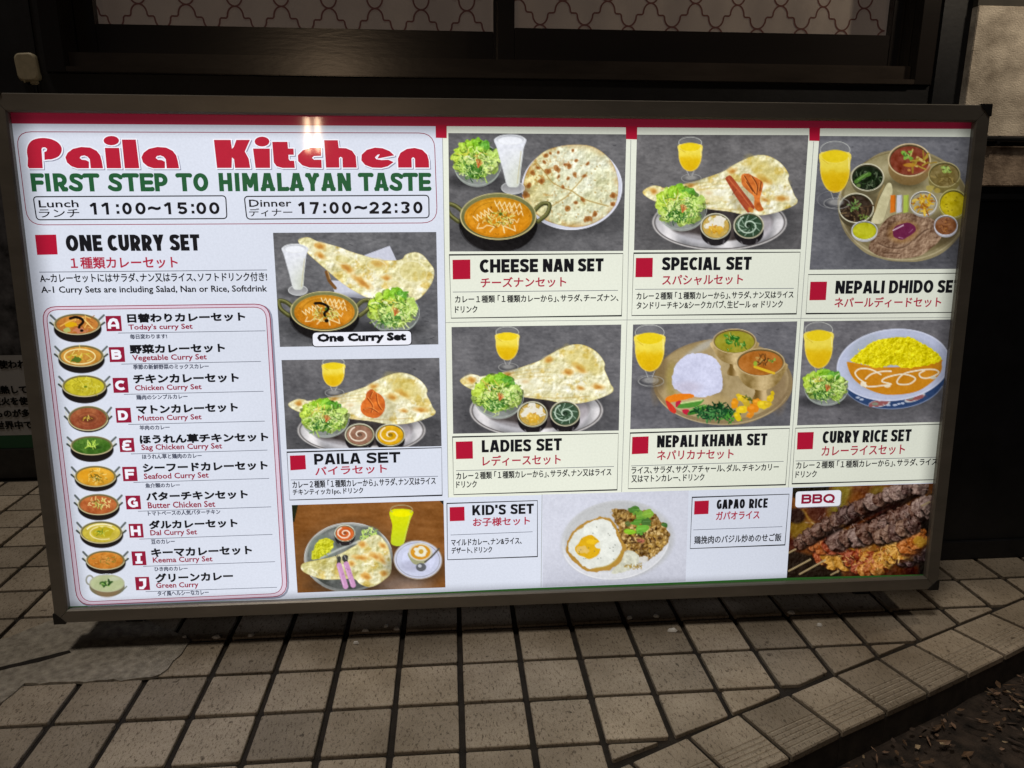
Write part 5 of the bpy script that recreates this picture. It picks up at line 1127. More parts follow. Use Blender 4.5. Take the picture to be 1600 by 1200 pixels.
for q in ([(691.5, 216), (694.5, 400), (697.5, 600), (700.5, 777)], [(985.5, 219), (979.5, 500), (971, 768.5)], [(1271, 221), (1251, 497), (1231.3, 761.5)], [(696, 504), (800, 501.8), (980, 499.8), (1251, 497.5), (1494, 496)]): line_px('divider_line', q, 1.0, ink('divider'), creams)
set_photo([(990.5+4.5, 210.5), (1263, 211.2), (1251, 389.5), (990.5, 391)], f_spe, 'special', 'photo of the special set with a kebab and roast chicken on nan')
set_photo([(705.5, 511), (970.7, 507), (966.7, 672.5), (708, 677.5)], f_lad, 'ladies', 'photo of a long nan over a steel plate with two small curries')

# cheese nan
p = Pic([(700.5, 208), (978.5, 210), (973.7, 392), (702.5, 393)]); slate(p, (98, 97, 99), 13)
soft_shadow(p, 900, 345, 70, 22, .4); p.ell(893.5, 293, 78.5, 66, (206, 208, 222), 1, -.05); p.ring(893.5, 293, 78, 65.5, 1.4, (232, 234, 244), .9, -.05)
CN = [(817, 300), (819, 280), (826, 262), (840, 245), (856, 234), (878, 228), (900, 226), (922, 228), (940, 237), (955, 252), (963, 270), (966, 292), (963, 315), (952, 332), (935, 345), (915, 353), (892, 355), (868, 350), (848, 342), (830, 328), (820, 314)]
def cn(x, y, d):
    n = fbm(x, y, 30, 2)[..., None]; n2 = fbm(x, y, 7, 6)[..., None]; c = np.array([216, 216, 184.])+(n-.5)*np.array([40, 44, 84.])+(n2-.5)*np.array([56, 60, 70.]); c = c+(relief(x, y, 15, 2, 150, 3)+relief(x, y, 6, 8, 110, 3))[..., None]; kk = np.clip((fbm(x, y, 6, 21)[..., None]-.62)*9, 0, 1)*np.clip((905-x)/70, .15, 1)[..., None]; c = c*(1-kk*.7)+np.array([176, 128, 62.])*kk*.7
    L_ = np.clip((870-x)/60, 0, 1)[..., None]; c = c-L_*np.array([0, 14, 44.]); e = np.clip(1-d/11, 0, 1)[..., None]*np.clip((fbm(x, y, 12, 11)[..., None]-.38)*5, 0, 1); e = e*(.45+.55*np.clip((880-x)/50+np.clip((y-320)/20, 0, 1), 0, 1)[..., None]); c = c*(1-e*.85)+np.array([184, 134, 66.])*e*.85
    e = np.clip(1-d/1.6, 0, 1)[..., None]; return c*(1-e*.5)+np.array([150, 112, 60.])*e*.5
p.poly(CN, cn)
for q in ([(836, 252), (850, 268), (862, 284), (876, 292), (893, 298)], [(893, 298), (905, 285), (917, 270)], [(893, 298), (884, 308), (862, 322)], [(893, 298), (915, 312), (950, 322)]): p.line(q, 2.4, (196, 176, 112), .7, soft=2.2, sm=True); p.line(q, 1, (150, 112, 54), .6, sm=True)
rs = p.rs
for (x, y, r1, r2) in ((871, 264, 4, 6), (889, 259, 5, 5), (882, 257, 3, 3), (856, 268, 4, 5), (846, 283, 4.5, 5.5), (898, 273, 4, 3), (888, 279, 4, 2.5), (873, 276, 3, 4), (913, 275, 4, 3), (918, 256, 3, 3), (900, 251, 3, 2.5), (958, 306, 5, 6), (957, 319, 4, 4), (918, 342, 5, 6), (930, 335, 4, 5), (887, 326, 4, 4), (900, 317, 4, 3), (910, 312, 4, 3), (853, 243, 3.5, 3), (860, 240, 3, 2.5), (872, 238, 3, 2.5), (832, 270, 4, 4), (826, 290, 4, 4), (822, 305, 5, 5), (850, 253, 3, 3), (895, 235, 3, 2.5), (840, 262, 3.5, 3), (880, 293, 3, 4)): p.ell(x, y, r1, r2, (164, 104, 48), .85, rs.uniform(0, 3), soft=1.8, dist=(4, .8)); p.ell(x, y, r1*.5, r2*.5, (126, 72, 34), .6, soft=1.5)
for k in range(60):
    a = rs.uniform(0, 6.28); q = math.sqrt(rs.rand()); x, y = 888+66*q*math.cos(a), 292+56*q*math.sin(a); p.ell(x, y, rs.uniform(.8, 2), rs.uniform(.8, 1.6), (170, 140, 78), .6)
salad(p, 744, 250, 37, 33); lassi(p, 797, 210, 22.5, 90, .05); karahi(p, 778.5, 338, 59.5, 36.5, (206, 138, 32), 22)
o = p.build('food_photo', sign); o['label'] = 'photo of a round cheese nan with curry, salad and a white drink'

# dhido set
D = 1.08
p = Pic([(1280, 212.5), (1526, 214.2), (1504, 420), (1264.5, 421.5)]); slate(p, (112, 112, 118), 13); p.im *= .93
soft_shadow(p, 1415, 350, 110, 70, .35); p.ell(1412, 322, 103, 88, (150, 138, 104), 1, dist=(30, .05)); p.ell(1412, 318, 99, 82, (128, 116, 82), 1); S_, m = p.ell(1410, 312, 92, 74, (158, 148, 112)); p.shade(S_, m, 24, 34, 5)
p.ring(1412, 320, 101, 86, 2, (196, 184, 148), .7, a0=20, a1=200); p.ell(1350, 335, 26, 40, (64, 54, 36), .6, .5, soft=12); p.ell(1470, 360, 30, 24, (70, 58, 40), .6, soft=12); p.ell(1415, 285, 28, 10, (60, 52, 34), .5, soft=8)
S_, m, d = p.poly([(1357, 385), (1368, 365), (1382, 345), (1396, 336), (1420, 333), (1445, 338), (1462, 346), (1472, 360), (1468, 375), (1452, 390), (1436, 400), (1410, 404), (1380, 402), (1362, 394)], (142, 114, 92)); p.shade(S_, m, 18, 34, 3, (1, .95, .85)); emboss(p, S_, m, 18, 200, 3); emboss(p, S_, m, 6, 130, 8); p.shade(S_, m, 5, 20, 8, (1, .95, .85)); p.shade(S_, m*np.clip(1-d/5, 0, 1), 9, 20, 2)
for q in ([(1372, 380), (1390, 387), (1412, 386), (1430, 372), (1446, 360)], [(1380, 395), (1405, 396)], [(1428, 376), (1442, 362), (1450, 358)]): p.line(q, 1.8, (84, 60, 46), .75, soft=1.6, sm=True); p.line([(x, y+2) for x, y in q], 1.4, (176, 148, 124), .5, soft=1.6, sm=True)
p.ell(1411, 362, 24, 17, (170, 128, 76), .6, -.25, soft=6); p.ell(1411, 362, 18.5, 12, (112, 42, 76), 1, -.3, dist=(9, .35)); p.line([(1395, 360), (1411, 352)], 1.6, (236, 214, 224), .9); p.line([(1404, 371), (1410, 372)], 1.2, (206, 170, 190), .7); p.line([(1420, 364), (1426, 358)], 1, (190, 140, 170), .6)
p.poly([(1392, 287), (1394, 300), (1388, 318), (1382, 338), (1376, 349), (1364, 349), (1361, 345), (1367, 330), (1372, 315), (1380, 298), (1386, 287)], lambda x, y, d: np.array([206, 198, 158.])+((fbm(x, y, 8, 4)-.5)*40)[..., None]); p.line([(1380, 290), (1372, 308), (1366, 330)], 3, (176, 146, 92), .5, soft=2, sm=True)
for x, c in ((1391, (220, 122, 38)), (1401, (206, 208, 218)), (1411.5, (176, 194, 84))): p.poly([(x, 305), (x+8, 304.5), (x+7.6, 331), (x-.5, 333)], c, sm=False); p.line([(x+7, 306), (x+6.7, 330)], 1.2, np.array(c)*.75, .8)
def tbowl(cx, cy, rx, ry, wall, rimc, col, fn=None, dp=.3):
    p.ell(cx, cy+ry*dp, rx*.98, ry*1.0, wall, 1, grad=(-20, -20, -16)); p.ell(cx, cy, rx, ry, rimc); p.ell(cx, cy, rx*.94, ry*.93, np.array(wall)*.6); S_, m = p.ell(cx, cy+ry*.05, rx*.90, ry*.87, col); p.shade(S_, m, 7, 30, int(cx)); fn and fn()
tbowl(1355, 277, 26, 21.5, (120, 112, 84), (226, 222, 196), (36, 44, 30), lambda: (strands(p, 1357, 281, 20, 15, 50, [(20, 26, 18), (66, 84, 56), (110, 124, 96), (40, 60, 34)], 3, 8, 1, 1.8), p.line([(1337, 284), (1348, 276), (1358, 272)], 6, (92, 132, 60), .95, sm=True), p.line([(1340, 281), (1355, 271)], 1.2, (150, 184, 110), .8), p.ell(1341, 290, 3.5, 3, (110, 130, 74), .9)))
tbowl(1337.5, 325, 27.5, 23.5, (92, 84, 62), (222, 218, 192), (60, 48, 38), lambda: (strands(p, 1338, 328, 20, 15, 34, [(104, 84, 62), (44, 34, 28), (130, 108, 76), (84, 66, 50)], 4, 10, 1.4, 2.6), strands(p, 1334, 322, 7, 6, 16, [(136, 172, 96), (96, 132, 64)], 3, 7, 1.2, 2), strands(p, 1349, 338, 5, 4, 8, [(124, 150, 70)], 3, 5, 1.2, 2)))
tbowl(1420.5, 250, 33.5, 26, (146, 122, 80), (216, 196, 156), (132, 66, 48), lambda: (p.ell(1438, 262, 14, 7, (158, 74, 58), .5, soft=4), strands(p, 1432, 252, 20, 8, 14, [(176, 152, 62), (206, 186, 110), (158, 128, 50)], 8, 16, 2, 3.4, .95, .3), herbs(p, 1416, 243, 7, 6, 10, ((110, 160, 60), (136, 180, 76))), p.ell(1421, 258, 10, 3, (190, 140, 50), .9), p.ell(1420, 266, 2.5, 2, (196, 140, 80))), .52)
tbowl(1475, 273, 25, 20, (134, 122, 74), (182, 170, 120), (128, 112, 68), lambda: (herbs(p, 1478, 265, 6, 5, 9, ((150, 170, 84), (172, 186, 100))), strands(p, 1474, 280, 16, 8, 16, [(160, 140, 84), (104, 88, 48)], 4, 9, 1.2, 2)), .45)
p.ell(1453, 294, 6, 5, (176, 160, 84), .9, dist=(3, .5)); p.ell(1464, 298, 5, 4, (166, 146, 70), .9)
tbowl(1442.5, 317.5, 21.5, 19, (176, 172, 162), (226, 224, 216), (170, 160, 130), lambda: (strands(p, 1442, 319, 14, 11, 46, [(216, 176, 44), (196, 146, 30), (230, 196, 80), (160, 96, 30)], 4, 10, 1.8, 3)), .15)
tbowl(1489, 318, 22.5, 22.5, (150, 140, 70), (190, 182, 120), (190, 172, 30), lambda: (strands(p, 1490, 318, 16, 16, 10, [(120, 104, 20)], 1, 2.5, .8, 1.2)), .15)
tbowl(1350.5, 360, 20.5, 15, (196, 196, 196), (226, 228, 232), (184, 184, 34), lambda: p.ell(1350, 359, 13, 8, (196, 196, 50), .6, soft=3), .2)
tbowl(1477.5, 352, 18.5, 16, (196, 196, 202), (222, 222, 232), (134, 86, 54), lambda: strands(p, 1477, 353, 11, 9, 26, [(160, 108, 70), (104, 62, 40), (176, 120, 60)], 2, 5, 1, 2), .18)
juice(p, 1304.5, 221, 23.5, 78); p.ring(1297, 312, 20, 13, 1.2, (150, 150, 152), .5); p.im *= .99
o = p.build('food_photo', sign); o['label'] = 'photo of a round tray with eight small bowls and brown millet dough'

# khana set
p = Pic([(989, 507), (1245.5, 502), (1234, 665), (984.5, 670.5)]); slate(p, (104, 103, 108), 13)
soft_shadow(p, 1130, 610, 112, 62, .3); p.ell(1129, 597, 108, 67, (146, 126, 92), 1, dist=(40, .05)); S_, m = p.ell(1128, 594, 104, 62, (168, 148, 108)); p.shade(S_, m, 30, 40, 5); p.ring(1128, 597, 107, 66, 1.6, (196, 178, 138), .8, a0=20, a1=160)
p.poly([(1070, 556), (1090, 540), (1112, 530), (1108, 542), (1088, 552)], (178, 174, 164), .8, soft=5); p.ell(1030, 590, 10, 36, (120, 100, 70), .6, .15, soft=7); p.ell(1110, 628, 34, 12, (196, 172, 124), .6, soft=8); p.ell(1216, 600, 14, 40, (134, 112, 84), .6, soft=9); p.ell(1050, 594, 10, 26, (150, 134, 60), .5, soft=7)
S_, m = p.ell(1091, 600, 37, 14, (100, 84, 60), .5, soft=6)
S_, m, d = p.poly([(1052, 604), (1050, 590), (1055, 572), (1064, 560), (1078, 553), (1096, 552), (1112, 557), (1123, 567), (1127, 582), (1129, 598), (1127, 610), (1112, 617), (1092, 621), (1074, 617), (1060, 611)], (206, 208, 232), noise=(4, 2)); p.shade(S_, m, 4, 12, 3); p.shade(S_, m, 26, 12, 5); p.ell(1075, 605, 20, 9, (190, 180, 196), .5, soft=8)
brass_bowl(p, 1147.5, 533, 34, 19.5, 48, (158, 152, 50)); herbs(p, 1143, 530, 9, 6, 10, ((58, 124, 40), (84, 142, 50), (44, 104, 36))); herbs(p, 1157, 539, 9, 3, 5, ((58, 124, 40), (48, 110, 40))); herbs(p, 1140, 545, 4, 2, 2)
brass_bowl(p, 1188, 566, 38, 22, 58, (178, 112, 48)); strands(p, 1192, 562, 9, 7, 22, [(120, 76, 36), (196, 160, 90), (60, 44, 28)], 3, 8, 1.2, 2); herbs(p, 1206, 564, 5, 3, 4, ((110, 160, 60), (140, 180, 70))); p.line([(1179, 573), (1209, 583)], 4, (222, 184, 50)); p.ell(1180, 568, 3, 4, (150, 180, 60), .9)
p.poly([(1040, 622), (1054, 616), (1078, 615), (1084, 620), (1062, 626), (1044, 629)], (228, 128, 32), noise=(3, 1)); p.poly([(1040, 626), (1048, 630), (1056, 640), (1054, 646), (1045, 640)], (206, 60, 46)); p.poly([(1056, 628), (1064, 626), (1062, 634), (1056, 636)], (190, 40, 70)); p.poly([(1066, 640), (1076, 640), (1076, 648), (1068, 646)], (190, 40, 66))
p.poly([(1058, 637), (1068, 628), (1086, 627), (1100, 624), (1092, 633), (1078, 637)], (84, 144, 58)); p.poly([(1074, 648), (1082, 638), (1100, 632), (1104, 637), (1094, 645)], (62, 124, 46)); p.line([(1064, 630), (1096, 625)], 2.4, (204, 216, 150), .9); p.line([(1078, 641), (1102, 633)], 1.6, (150, 196, 110), .8)
strands(p, 1118, 645, 32, 9, 130, [(36, 84, 48), (22, 56, 36), (70, 128, 70), (90, 150, 84), (30, 70, 44)], 4, 11, 1.4, 3); strands(p, 1122, 634, 8, 5, 16, [(30, 70, 40), (20, 50, 30)], 3, 8, 1.4, 2.4); strands(p, 1142, 653, 16, 4, 22, [(84, 156, 60), (60, 120, 50)], 4, 8, 1.2, 2.4)
for (x, y, r_, c) in ((1148, 630, 8, (226, 150, 32)), (1158, 622, 8, (222, 190, 40)), (1160, 640, 9, (232, 200, 40)), (1176, 638, 11, (224, 136, 34)), (1166, 628, 8, (200, 170, 50)), (1183, 628, 8, (226, 150, 40)), (1192, 632, 9, (226, 196, 40)), (1203, 622, 7, (220, 188, 36)), (1152, 650, 7, (220, 190, 30)), (1172, 648, 7, (222, 140, 40)), (1200, 632, 6, (214, 180, 44)), (1207, 614, 4, (210, 180, 30))): p.ell(x, y, r_, r_*.7, c, 1, p.rs.uniform(0, 3), dist=(4, .5)); p.ell(x-2, y-1.5, r_*.4, r_*.25, np.array(c)+24, .7)
strands(p, 1168, 624, 8, 3, 10, [(96, 110, 40), (60, 70, 30)], 3, 6, 1.2, 2)
juice(p, 1015, 507.5, 23, 71)
p.ring(1012, 594, 16, 8, 1.2, (160, 160, 160), .5)
o = p.build('food_photo', sign); o['label'] = 'photo of a brass tray with white rice, greens and two brass bowls'

# curry rice
p = Pic([(1256, 502), (1493, 499), (1475, 659), (1245, 664.5)]); slate(p, (108, 106, 110), 13)
soft_shadow(p, 1395, 620, 88, 30, .35); p.ell(1396, 592, 80, 47, (54, 76, 116), 1, -.06); p.ring(1396, 592, 79.5, 46.5, 1.4, (176, 184, 206), .6, -.06, a0=20, a1=160)
for (x, y) in ((1374, 630), (1429, 621)): p.ell(x, y, 17, 5.5, (196, 196, 196), 1, -.12 if x < 1400 else -.35); p.ell(x, y, 14, 4, (150, 84, 84), .9, -.2, dist=(5, .9)); p.ell(x-7, y+1, 5, 2.5, (130, 150, 130), .8)
for (x, y) in ((1340, 621), (1346, 624), (1388, 633), (1398, 633), (1404, 631), (1410, 630)): p.ell(x, y, 3.4, 1.6, (196, 204, 222), .9, dist=(2, .6))
p.ell(1395.5, 570, 88.5, 56, (190, 196, 220), 1, -.1); p.ring(1395.5, 570, 87.5, 55, 2, (214, 218, 236), .8, -.1); S_, m = p.ell(1397, 571, 76, 45, (176, 182, 202), .9, -.1, soft=4); p.ell(1350, 540, 26, 12, (168, 176, 186), .6, -.6, soft=7)
S_, m, d = p.poly([(1323, 568), (1330, 566), (1370, 573), (1420, 572), (1468, 562), (1471, 567), (1470, 580), (1458, 595), (1436, 610), (1410, 616), (1380, 616), (1352, 606), (1332, 590)], (206, 138, 36)); p.shade(S_, m, 16, 12, 3)
mound(p, [(1328, 564), (1336, 555), (1348, 545), (1362, 535), (1385, 528), (1410, 526.5), (1424, 527), (1430, 531), (1442, 537), (1455, 545), (1468, 555), (1470, 561), (1462, 567), (1440, 572), (1415, 575), (1395, 570), (1372, 575), (1352, 570)], (226, 212, 24), 3, None); strands(p, 1398, 552, 62, 20, 170, [(240, 230, 60), (206, 188, 16), (232, 218, 40), (190, 170, 16)], 1.5, 4, .9, 1.4)
Cc = (238, 228, 206)
for q in ([(1376, 585), (1360, 577), (1344, 576), (1336, 582), (1340, 590), (1350, 598), (1352, 604)], [(1352, 592), (1362, 584), (1380, 580), (1392, 580)], [(1350, 603), (1362, 604), (1380, 602), (1392, 600), (1378, 596), (1384, 590), (1404, 585), (1420, 586), (1430, 592), (1420, 600), (1404, 600), (1402, 594), (1412, 584), (1432, 579), (1450, 577), (1462, 578), (1466, 583), (1452, 590), (1440, 590), (1436, 584), (1444, 579)]): p.line(q, 2.3, Cc, .96, sm=True)
p.ell(1349, 600, 5, 3.5, Cc, .95, dist=(3, .6)); p.ell(1386, 603, 5, 2.5, Cc, .9); p.ell(1458, 590, 5, 2.5, (206, 206, 196), .9)
juice(p, 1279, 503.5, 22, 70); salad(p, 1289, 602, 34, 25)
o = p.build('food_photo', sign); o['label'] = 'photo of yellow rice with curry in a white oval dish'

# kids set on a wooden table
p = Pic([(456, 789), (693, 782), (696, 917.5), (465, 926)]); v = fbm(p.X*.5, p.Y*2, 12, 4); p.im = np.array([134, 88, 46.])+((v-.5)*34+(fbm(p.X, p.Y, 40, 2)-.5)*26)[..., None]*np.array([1, .8, .6])
p.ell(630, 915, 40, 16, (206, 186, 180), .55, soft=14); p.poly([(455, 788), (466, 788), (460, 815), (456, 815)], (44, 48, 34), sm=False); p.poly([(686, 781), (694, 781), (694, 790)], (40, 40, 36), sm=False)
soft_shadow(p, 548, 882, 72, 54, .5); p.ell(544.5, 870.5, 69, 54, (150, 152, 148), 1, -.06); p.ring(544.5, 870.5, 68.5, 53.5, 1.4, (206, 208, 206), .8, -.06, a0=150, a1=350); S_, m = p.ell(544.5, 870.5, 64.5, 50, (96, 100, 96), 1, -.06); p.shade(S_, m, 14, 60, 3); p.ell(504, 858, 22, 22, (120, 130, 122), .7, -.5, soft=3); p.ell(576, 838, 20, 16, (104, 110, 104), .8, soft=4); p.ring(540, 880, 58, 44, 2, (176, 180, 176), .6, a0=40, a1=130); p.line([(500, 872), (530, 858), (562, 845)], 3, (190, 194, 190), .8, soft=2)
mound(p, [(487, 872), (488, 862), (494, 850), (500, 843), (512, 841), (520, 845), (521, 853), (514, 862), (503, 870), (494, 874)], (190, 190, 44), 3, None); strands(p, 504, 857, 14, 12, 40, [(212, 212, 70), (160, 164, 30)], 1.5, 3.5, .9, 1.4)
cup(p, 539, 833, 16, 13, (196, 96, 44), 'spiral'); strands(p, 580, 838, 13, 12, 60, [(190, 216, 110), (214, 232, 150), (150, 186, 80)], 4, 9, 1, 1.8)
nan(p, [(470, 886), (476, 879), (500, 874), (525, 868), (545, 858), (562, 848), (578, 838), (592, 836), (603, 848), (609, 862), (612, 880), (610, 896), (600, 906), (588, 914), (576, 917), (562, 912), (553, 904), (530, 905), (505, 905), (486, 899), (474, 893)], [(563, 871, 11, 3.5, .1), (588, 869, 10, 5, .3), (549, 880, 5, 4, 0), (572, 900, 8, 5, .3), (600, 895, 6, 5, 0), (566, 850, 6, 4, 0), (598, 852, 6, 4, .5), (597, 875, 6, 3, .8)], seed=13, base=(206, 200, 152))
for a, b, c_, d_ in ((529, 878, 537, 922), (540, 876, 549, 920)): p.line([(a+1, b-6), (a, b+4)], 6, (66, 66, 62), .95); p.line([(a+1, b+5), (c_+3, d_-6)], 8.2, (196, 146, 186)); p.line([(a-1, b+7), (c_, d_-8)], 1.4, (226, 190, 220), .6)
for k in range(3): p.line([(525+k*2.4, 868), (529+k*1.6, 877)], .9, (60, 60, 58), .9)
p.ell(539, 872, 4.5, 5.5, (60, 60, 58)); p.line([(538, 868), (541, 874)], 1.2, (190, 190, 190), .7)
for k in range(14): p.ell(p.rs.uniform(530, 552), p.rs.uniform(886, 914), 1, 1, (150, 96, 140), .5)
soft_shadow(p, 636, 853, 22, 8, .5); p.poly([(610, 797), (613, 820), (611, 840), (612, 850), (622, 853), (631, 849), (636, 830), (641, 812), (644, 797)], lambda x, y, d: np.array([206, 212, 22.])-np.clip((y-815)/40, 0, 1)[..., None]*np.array([24, 14, -24.])); p.ring(627.5, 796, 17, 7, 1.3, (170, 160, 120), .9); p.ell(627, 802, 14.5, 5.5, (232, 226, 10)); p.line([(641, 806), (631, 846)], 1.6, (196, 206, 110), .6)
soft_shadow(p, 650, 886, 42, 26, .6); p.ell(653, 874.5, 38, 30.5, (172, 160, 144), 1, .06); p.ell(653, 874.5, 36.5, 29, (196, 200, 222), 1, .06); p.ring(653, 874.5, 34, 26.5, 1.2, (140, 138, 140), .7, .06); S_, m = p.ell(654, 874, 26, 19, (206, 210, 234)); p.shade(S_, m, 14, 10, 4); p.ell(646, 884, 20, 8, (150, 150, 170), .5, soft=6)
p.poly([(639, 862), (642, 876), (650, 882), (662, 881), (670, 874), (674, 862)], (158, 158, 122)); p.ell(657, 862, 18.5, 14, (206, 200, 180)); p.ell(657, 862.5, 15.5, 11.5, (206, 146, 40)); p.ell(657, 861.5, 10, 7.5, (226, 222, 200), dist=(4, .5)); p.ell(658, 861.5, 3.8, 3.8, (200, 160, 60)); p.line([(686, 857), (674, 870), (664, 878)], 2.6, (84, 80, 72)); p.ell(658, 886, 8, 6.5, (96, 98, 104)); p.ell(656, 884, 3, 2.4, (196, 200, 206), .9)
o = p.build('food_photo', sign); o['label'] = "photo of the children's plate with pink cutlery on a wooden table"

# basil rice with fried egg
p = Pic([(847.5, 772.5), (1076, 766), (1071, 908), (847.5, 917)]); p.im = np.array([204, 206, 218.])+((fbm(p.X, p.Y, 50, 2)-.5)*10)[..., None]-np.clip((p.Y-850)/80, 0, 1)[..., None]*14
p.ell(965, 845, 88, 60, (182, 183, 184), .8, -.1, soft=6); p.ell(962, 842, 84, 60, (196, 197, 200), 1, -.14, soft=3); p.ell(962, 848, 84, 56, (214, 215, 220), .8, -.14, soft=2); p.ell(960, 838, 79, 54, (184, 185, 186), .9, -.14, soft=4); p.ring(962, 846, 83, 58, 1.5, (232, 232, 234), .7, -.14, a0=10, a1=170)
S_, m, d = p.poly([(954, 796), (964, 795), (985, 799), (1005, 797), (1025, 803), (1035, 816), (1044, 832), (1045, 845), (1034, 858), (1020, 870), (1005, 876), (985, 868), (970, 848), (964, 820)], (138, 108, 60), noise=(5, 5)); p.shade(S_, m, 6, 60, 4, (1, .9, .6))
rs = p.rs; BS, BM = S_, m
for k in range(230):
    a = rs.uniform(0, 6.28); q = math.sqrt(rs.rand()); x, y = 1002+40*q*math.cos(a)+(-8 if q*math.sin(a) < -.4 else 0), 836+37*q*math.sin(a)
    if x < 972 and y > 838: continue
    p.ell(x, y, rs.uniform(1.8, 4.2), rs.uniform(1.4, 2.8), [(190, 158, 100), (168, 134, 76), (206, 178, 122), (148, 112, 60), (176, 140, 70), (110, 80, 44), (90, 66, 40)][rs.randint(7)], .95, rs.uniform(0, 3))
emboss(p, BS, BM, 5, 190, 4); S_, m, d = p.poly([(976, 862), (990, 862), (1000, 872), (990, 886), (975, 893), (955, 896), (965, 880)], (204, 204, 186), noise=(3, 2)); p.shade(S_, m, 4, 30, 6); p.ell(1006, 874, 8, 5, (214, 212, 208), .9, dist=(3, .4)); strands(p, 990, 884, 12, 4, 16, [(176, 150, 80), (150, 120, 50)], 3, 6, 1, 2)
S_, m, d = p.poly([(884, 858), (887, 845), (892, 833), (905, 822), (922, 812), (938, 807.5), (952, 810), (960, 818), (966, 828), (970, 842), (978, 855), (975, 864), (970, 876), (960, 886), (945, 892), (925, 893), (908, 888), (898, 878), (888, 868)], (176, 136, 62), noise=(5, 2.5))
S_, m, d = p.poly([(888, 858), (890, 846), (896, 835), (907, 826), (924, 815), (939, 811), (951, 814), (958, 822), (963, 832), (966, 844), (972, 855), (968, 864), (962, 876), (952, 882), (940, 886), (922, 888), (910, 883), (901, 873), (893, 866)], (218, 220, 212), noise=(4, 2)); p.shade(S_, m, 12, 16, 5); p.shade(S_, m*np.clip(1-d/4, 0, 1), 5, 14, 6, (.2, .4, 1))
p.ell(919, 855, 20, 17, (214, 168, 30), 1, -.35, dist=(10, .3)); p.poly([(930, 851), (941, 845), (940, 856), (932, 856)], (216, 218, 208), .95); p.ell(911, 859, 9, 6, (216, 184, 110), .9, dist=(5, .6)); p.ell(925, 846, 8, 4, (232, 190, 40), .7, dist=(3, .4)); p.line([(930, 888), (950, 884), (965, 872), (972, 862)], 3, (176, 146, 60), .7, soft=2, sm=True)
for k in range(22): p.ell(rs.uniform(900, 962), rs.uniform(818, 884), .8, .8, (90, 92, 84), .7)
for (x, y, a, b, r_, c) in ((992, 797, 9, 6, .2, (84, 128, 58)), (1002, 806, 12, 8, .4, (116, 160, 66)), (1012, 803, 8, 7, -.3, (136, 176, 70)), (997, 815, 10, 5, -.2, (96, 148, 60)), (1010, 815, 8, 6, .3, (80, 116, 60)), (983, 830, 9, 4, .1, (140, 190, 50)), (1003, 826, 10, 6, -.3, (120, 180, 70)), (1000, 832, 6, 4, 0, (100, 156, 60)), (1038, 820, 5, 4, .5, (70, 110, 54)), (981, 818, 4, 4, 0, (96, 110, 60))): p.ell(x, y, a, b, c, 1, r_, dist=(4, .6)); p.line([(x-a*.6, y), (x+a*.6, y-1)], 1, np.array(c)+36, .7)
p.ell(1001, 845, 6, 4, (176, 104, 88), .9, dist=(3, .7)); strands(p, 1005, 840, 20, 10, 14, [(60, 44, 36), (80, 56, 40)], 3, 7, 1.2, 2)
o = p.build('food_photo', sign); o['label'] = 'photo of fried egg and minced chicken with basil on rice'

# barbecue skewers
p = Pic([(1238.5, 762), (1464, 755), (1450, 897), (1229, 902.5)]); X_, Y_ = p.X, p.Y
v = fbm(X_, Y_, 34, 5)[..., None]; w2 = fbm(X_, Y_, 15, 9)[..., None]; p.im = np.array([104, 62, 34.])+(v-.5)*np.array([150, 130, 40.])+(w2-.5)*60
p.ell(1312, 775, 16, 40, (138, 128, 46), .75, .2, soft=10); p.ell(1372, 770, 14, 12, (134, 122, 46), .6, soft=8); p.ell(1250, 828, 22, 16, (140, 116, 40), .7, .6, soft=8); p.ell(1345, 785, 22, 14, (140, 84, 34), .6, soft=8); p.line([(1254, 798), (1274, 822)], 4, (176, 140, 60), .7, soft=3)
p.poly([(1236, 760), (1296, 758), (1294, 768), (1240, 778)], (36, 34, 26), .95, sm=False, soft=2); p.ell(1244, 806, 14, 12, (46, 32, 30), .9, .2, soft=4); p.ell(1276, 800, 14, 16, (78, 42, 34), .8, soft=5)
p.poly([(1228, 905), (1230, 862), (1262, 866), (1300, 872), (1312, 905)], (36, 28, 22), .95, soft=5); p.poly([(1440, 795), (1460, 780), (1462, 905), (1436, 905)], (22, 20, 18), .9, soft=5)
def skewer(pts, r, cols, n, dk):
    P = np.array(pts, float)
    for k in range(n):
        t = k/(n-1)*(len(P)-1); i = min(int(t), len(P)-2); c_ = P[i]+(P[i+1]-P[i])*(t-i); rr_ = r*p.rs.uniform(.85, 1.2); col = np.array(cols[p.rs.randint(len(cols))], float)
        p.ell(c_[0]+1, c_[1]+2.5, rr_*1.05, rr_*1.1, dk, .8, soft=3); S_, m = p.ell(c_[0], c_[1], rr_, rr_*1.02, col, 1, p.rs.uniform(0, 3), dist=(6, .45), soft=1.6); p.shade(S_, m, 5, 34, k, (1, .93, .9)); emboss(p, S_, m, 6, 190, k); emboss(p, S_, m, 14, 150, k+3); p.ell(c_[0]+rr_*.5, c_[1]+rr_*.5, rr_*.7, rr_*.5, col*.45, .5, .6, soft=4, dist=(4, .8)); p.ell(c_[0]-rr_*.2, c_[1]-rr_*.35, rr_*.55, rr_*.28, col+52, .55, -.5, dist=(3, .9)); strands(p, c_[0], c_[1], rr_*.8, rr_*.8, 10, [col+50, col*.5, col+26], 2, rr_*.7, .8, 1.5, .75)
GR = [(112, 86, 76), (88, 66, 60), (132, 108, 98), (100, 72, 60)]; DKC = (26, 18, 16)
skewer([(1410, 870), (1440, 862)], 13, [(92, 72, 70)], 4, DKC)
skewer([(1285, 865), (1330, 875), (1370, 880), (1400, 860), (1432, 840)], 17, [(168, 98, 44), (184, 126, 54), (150, 76, 44), (190, 138, 60)], 11, (64, 32, 20))
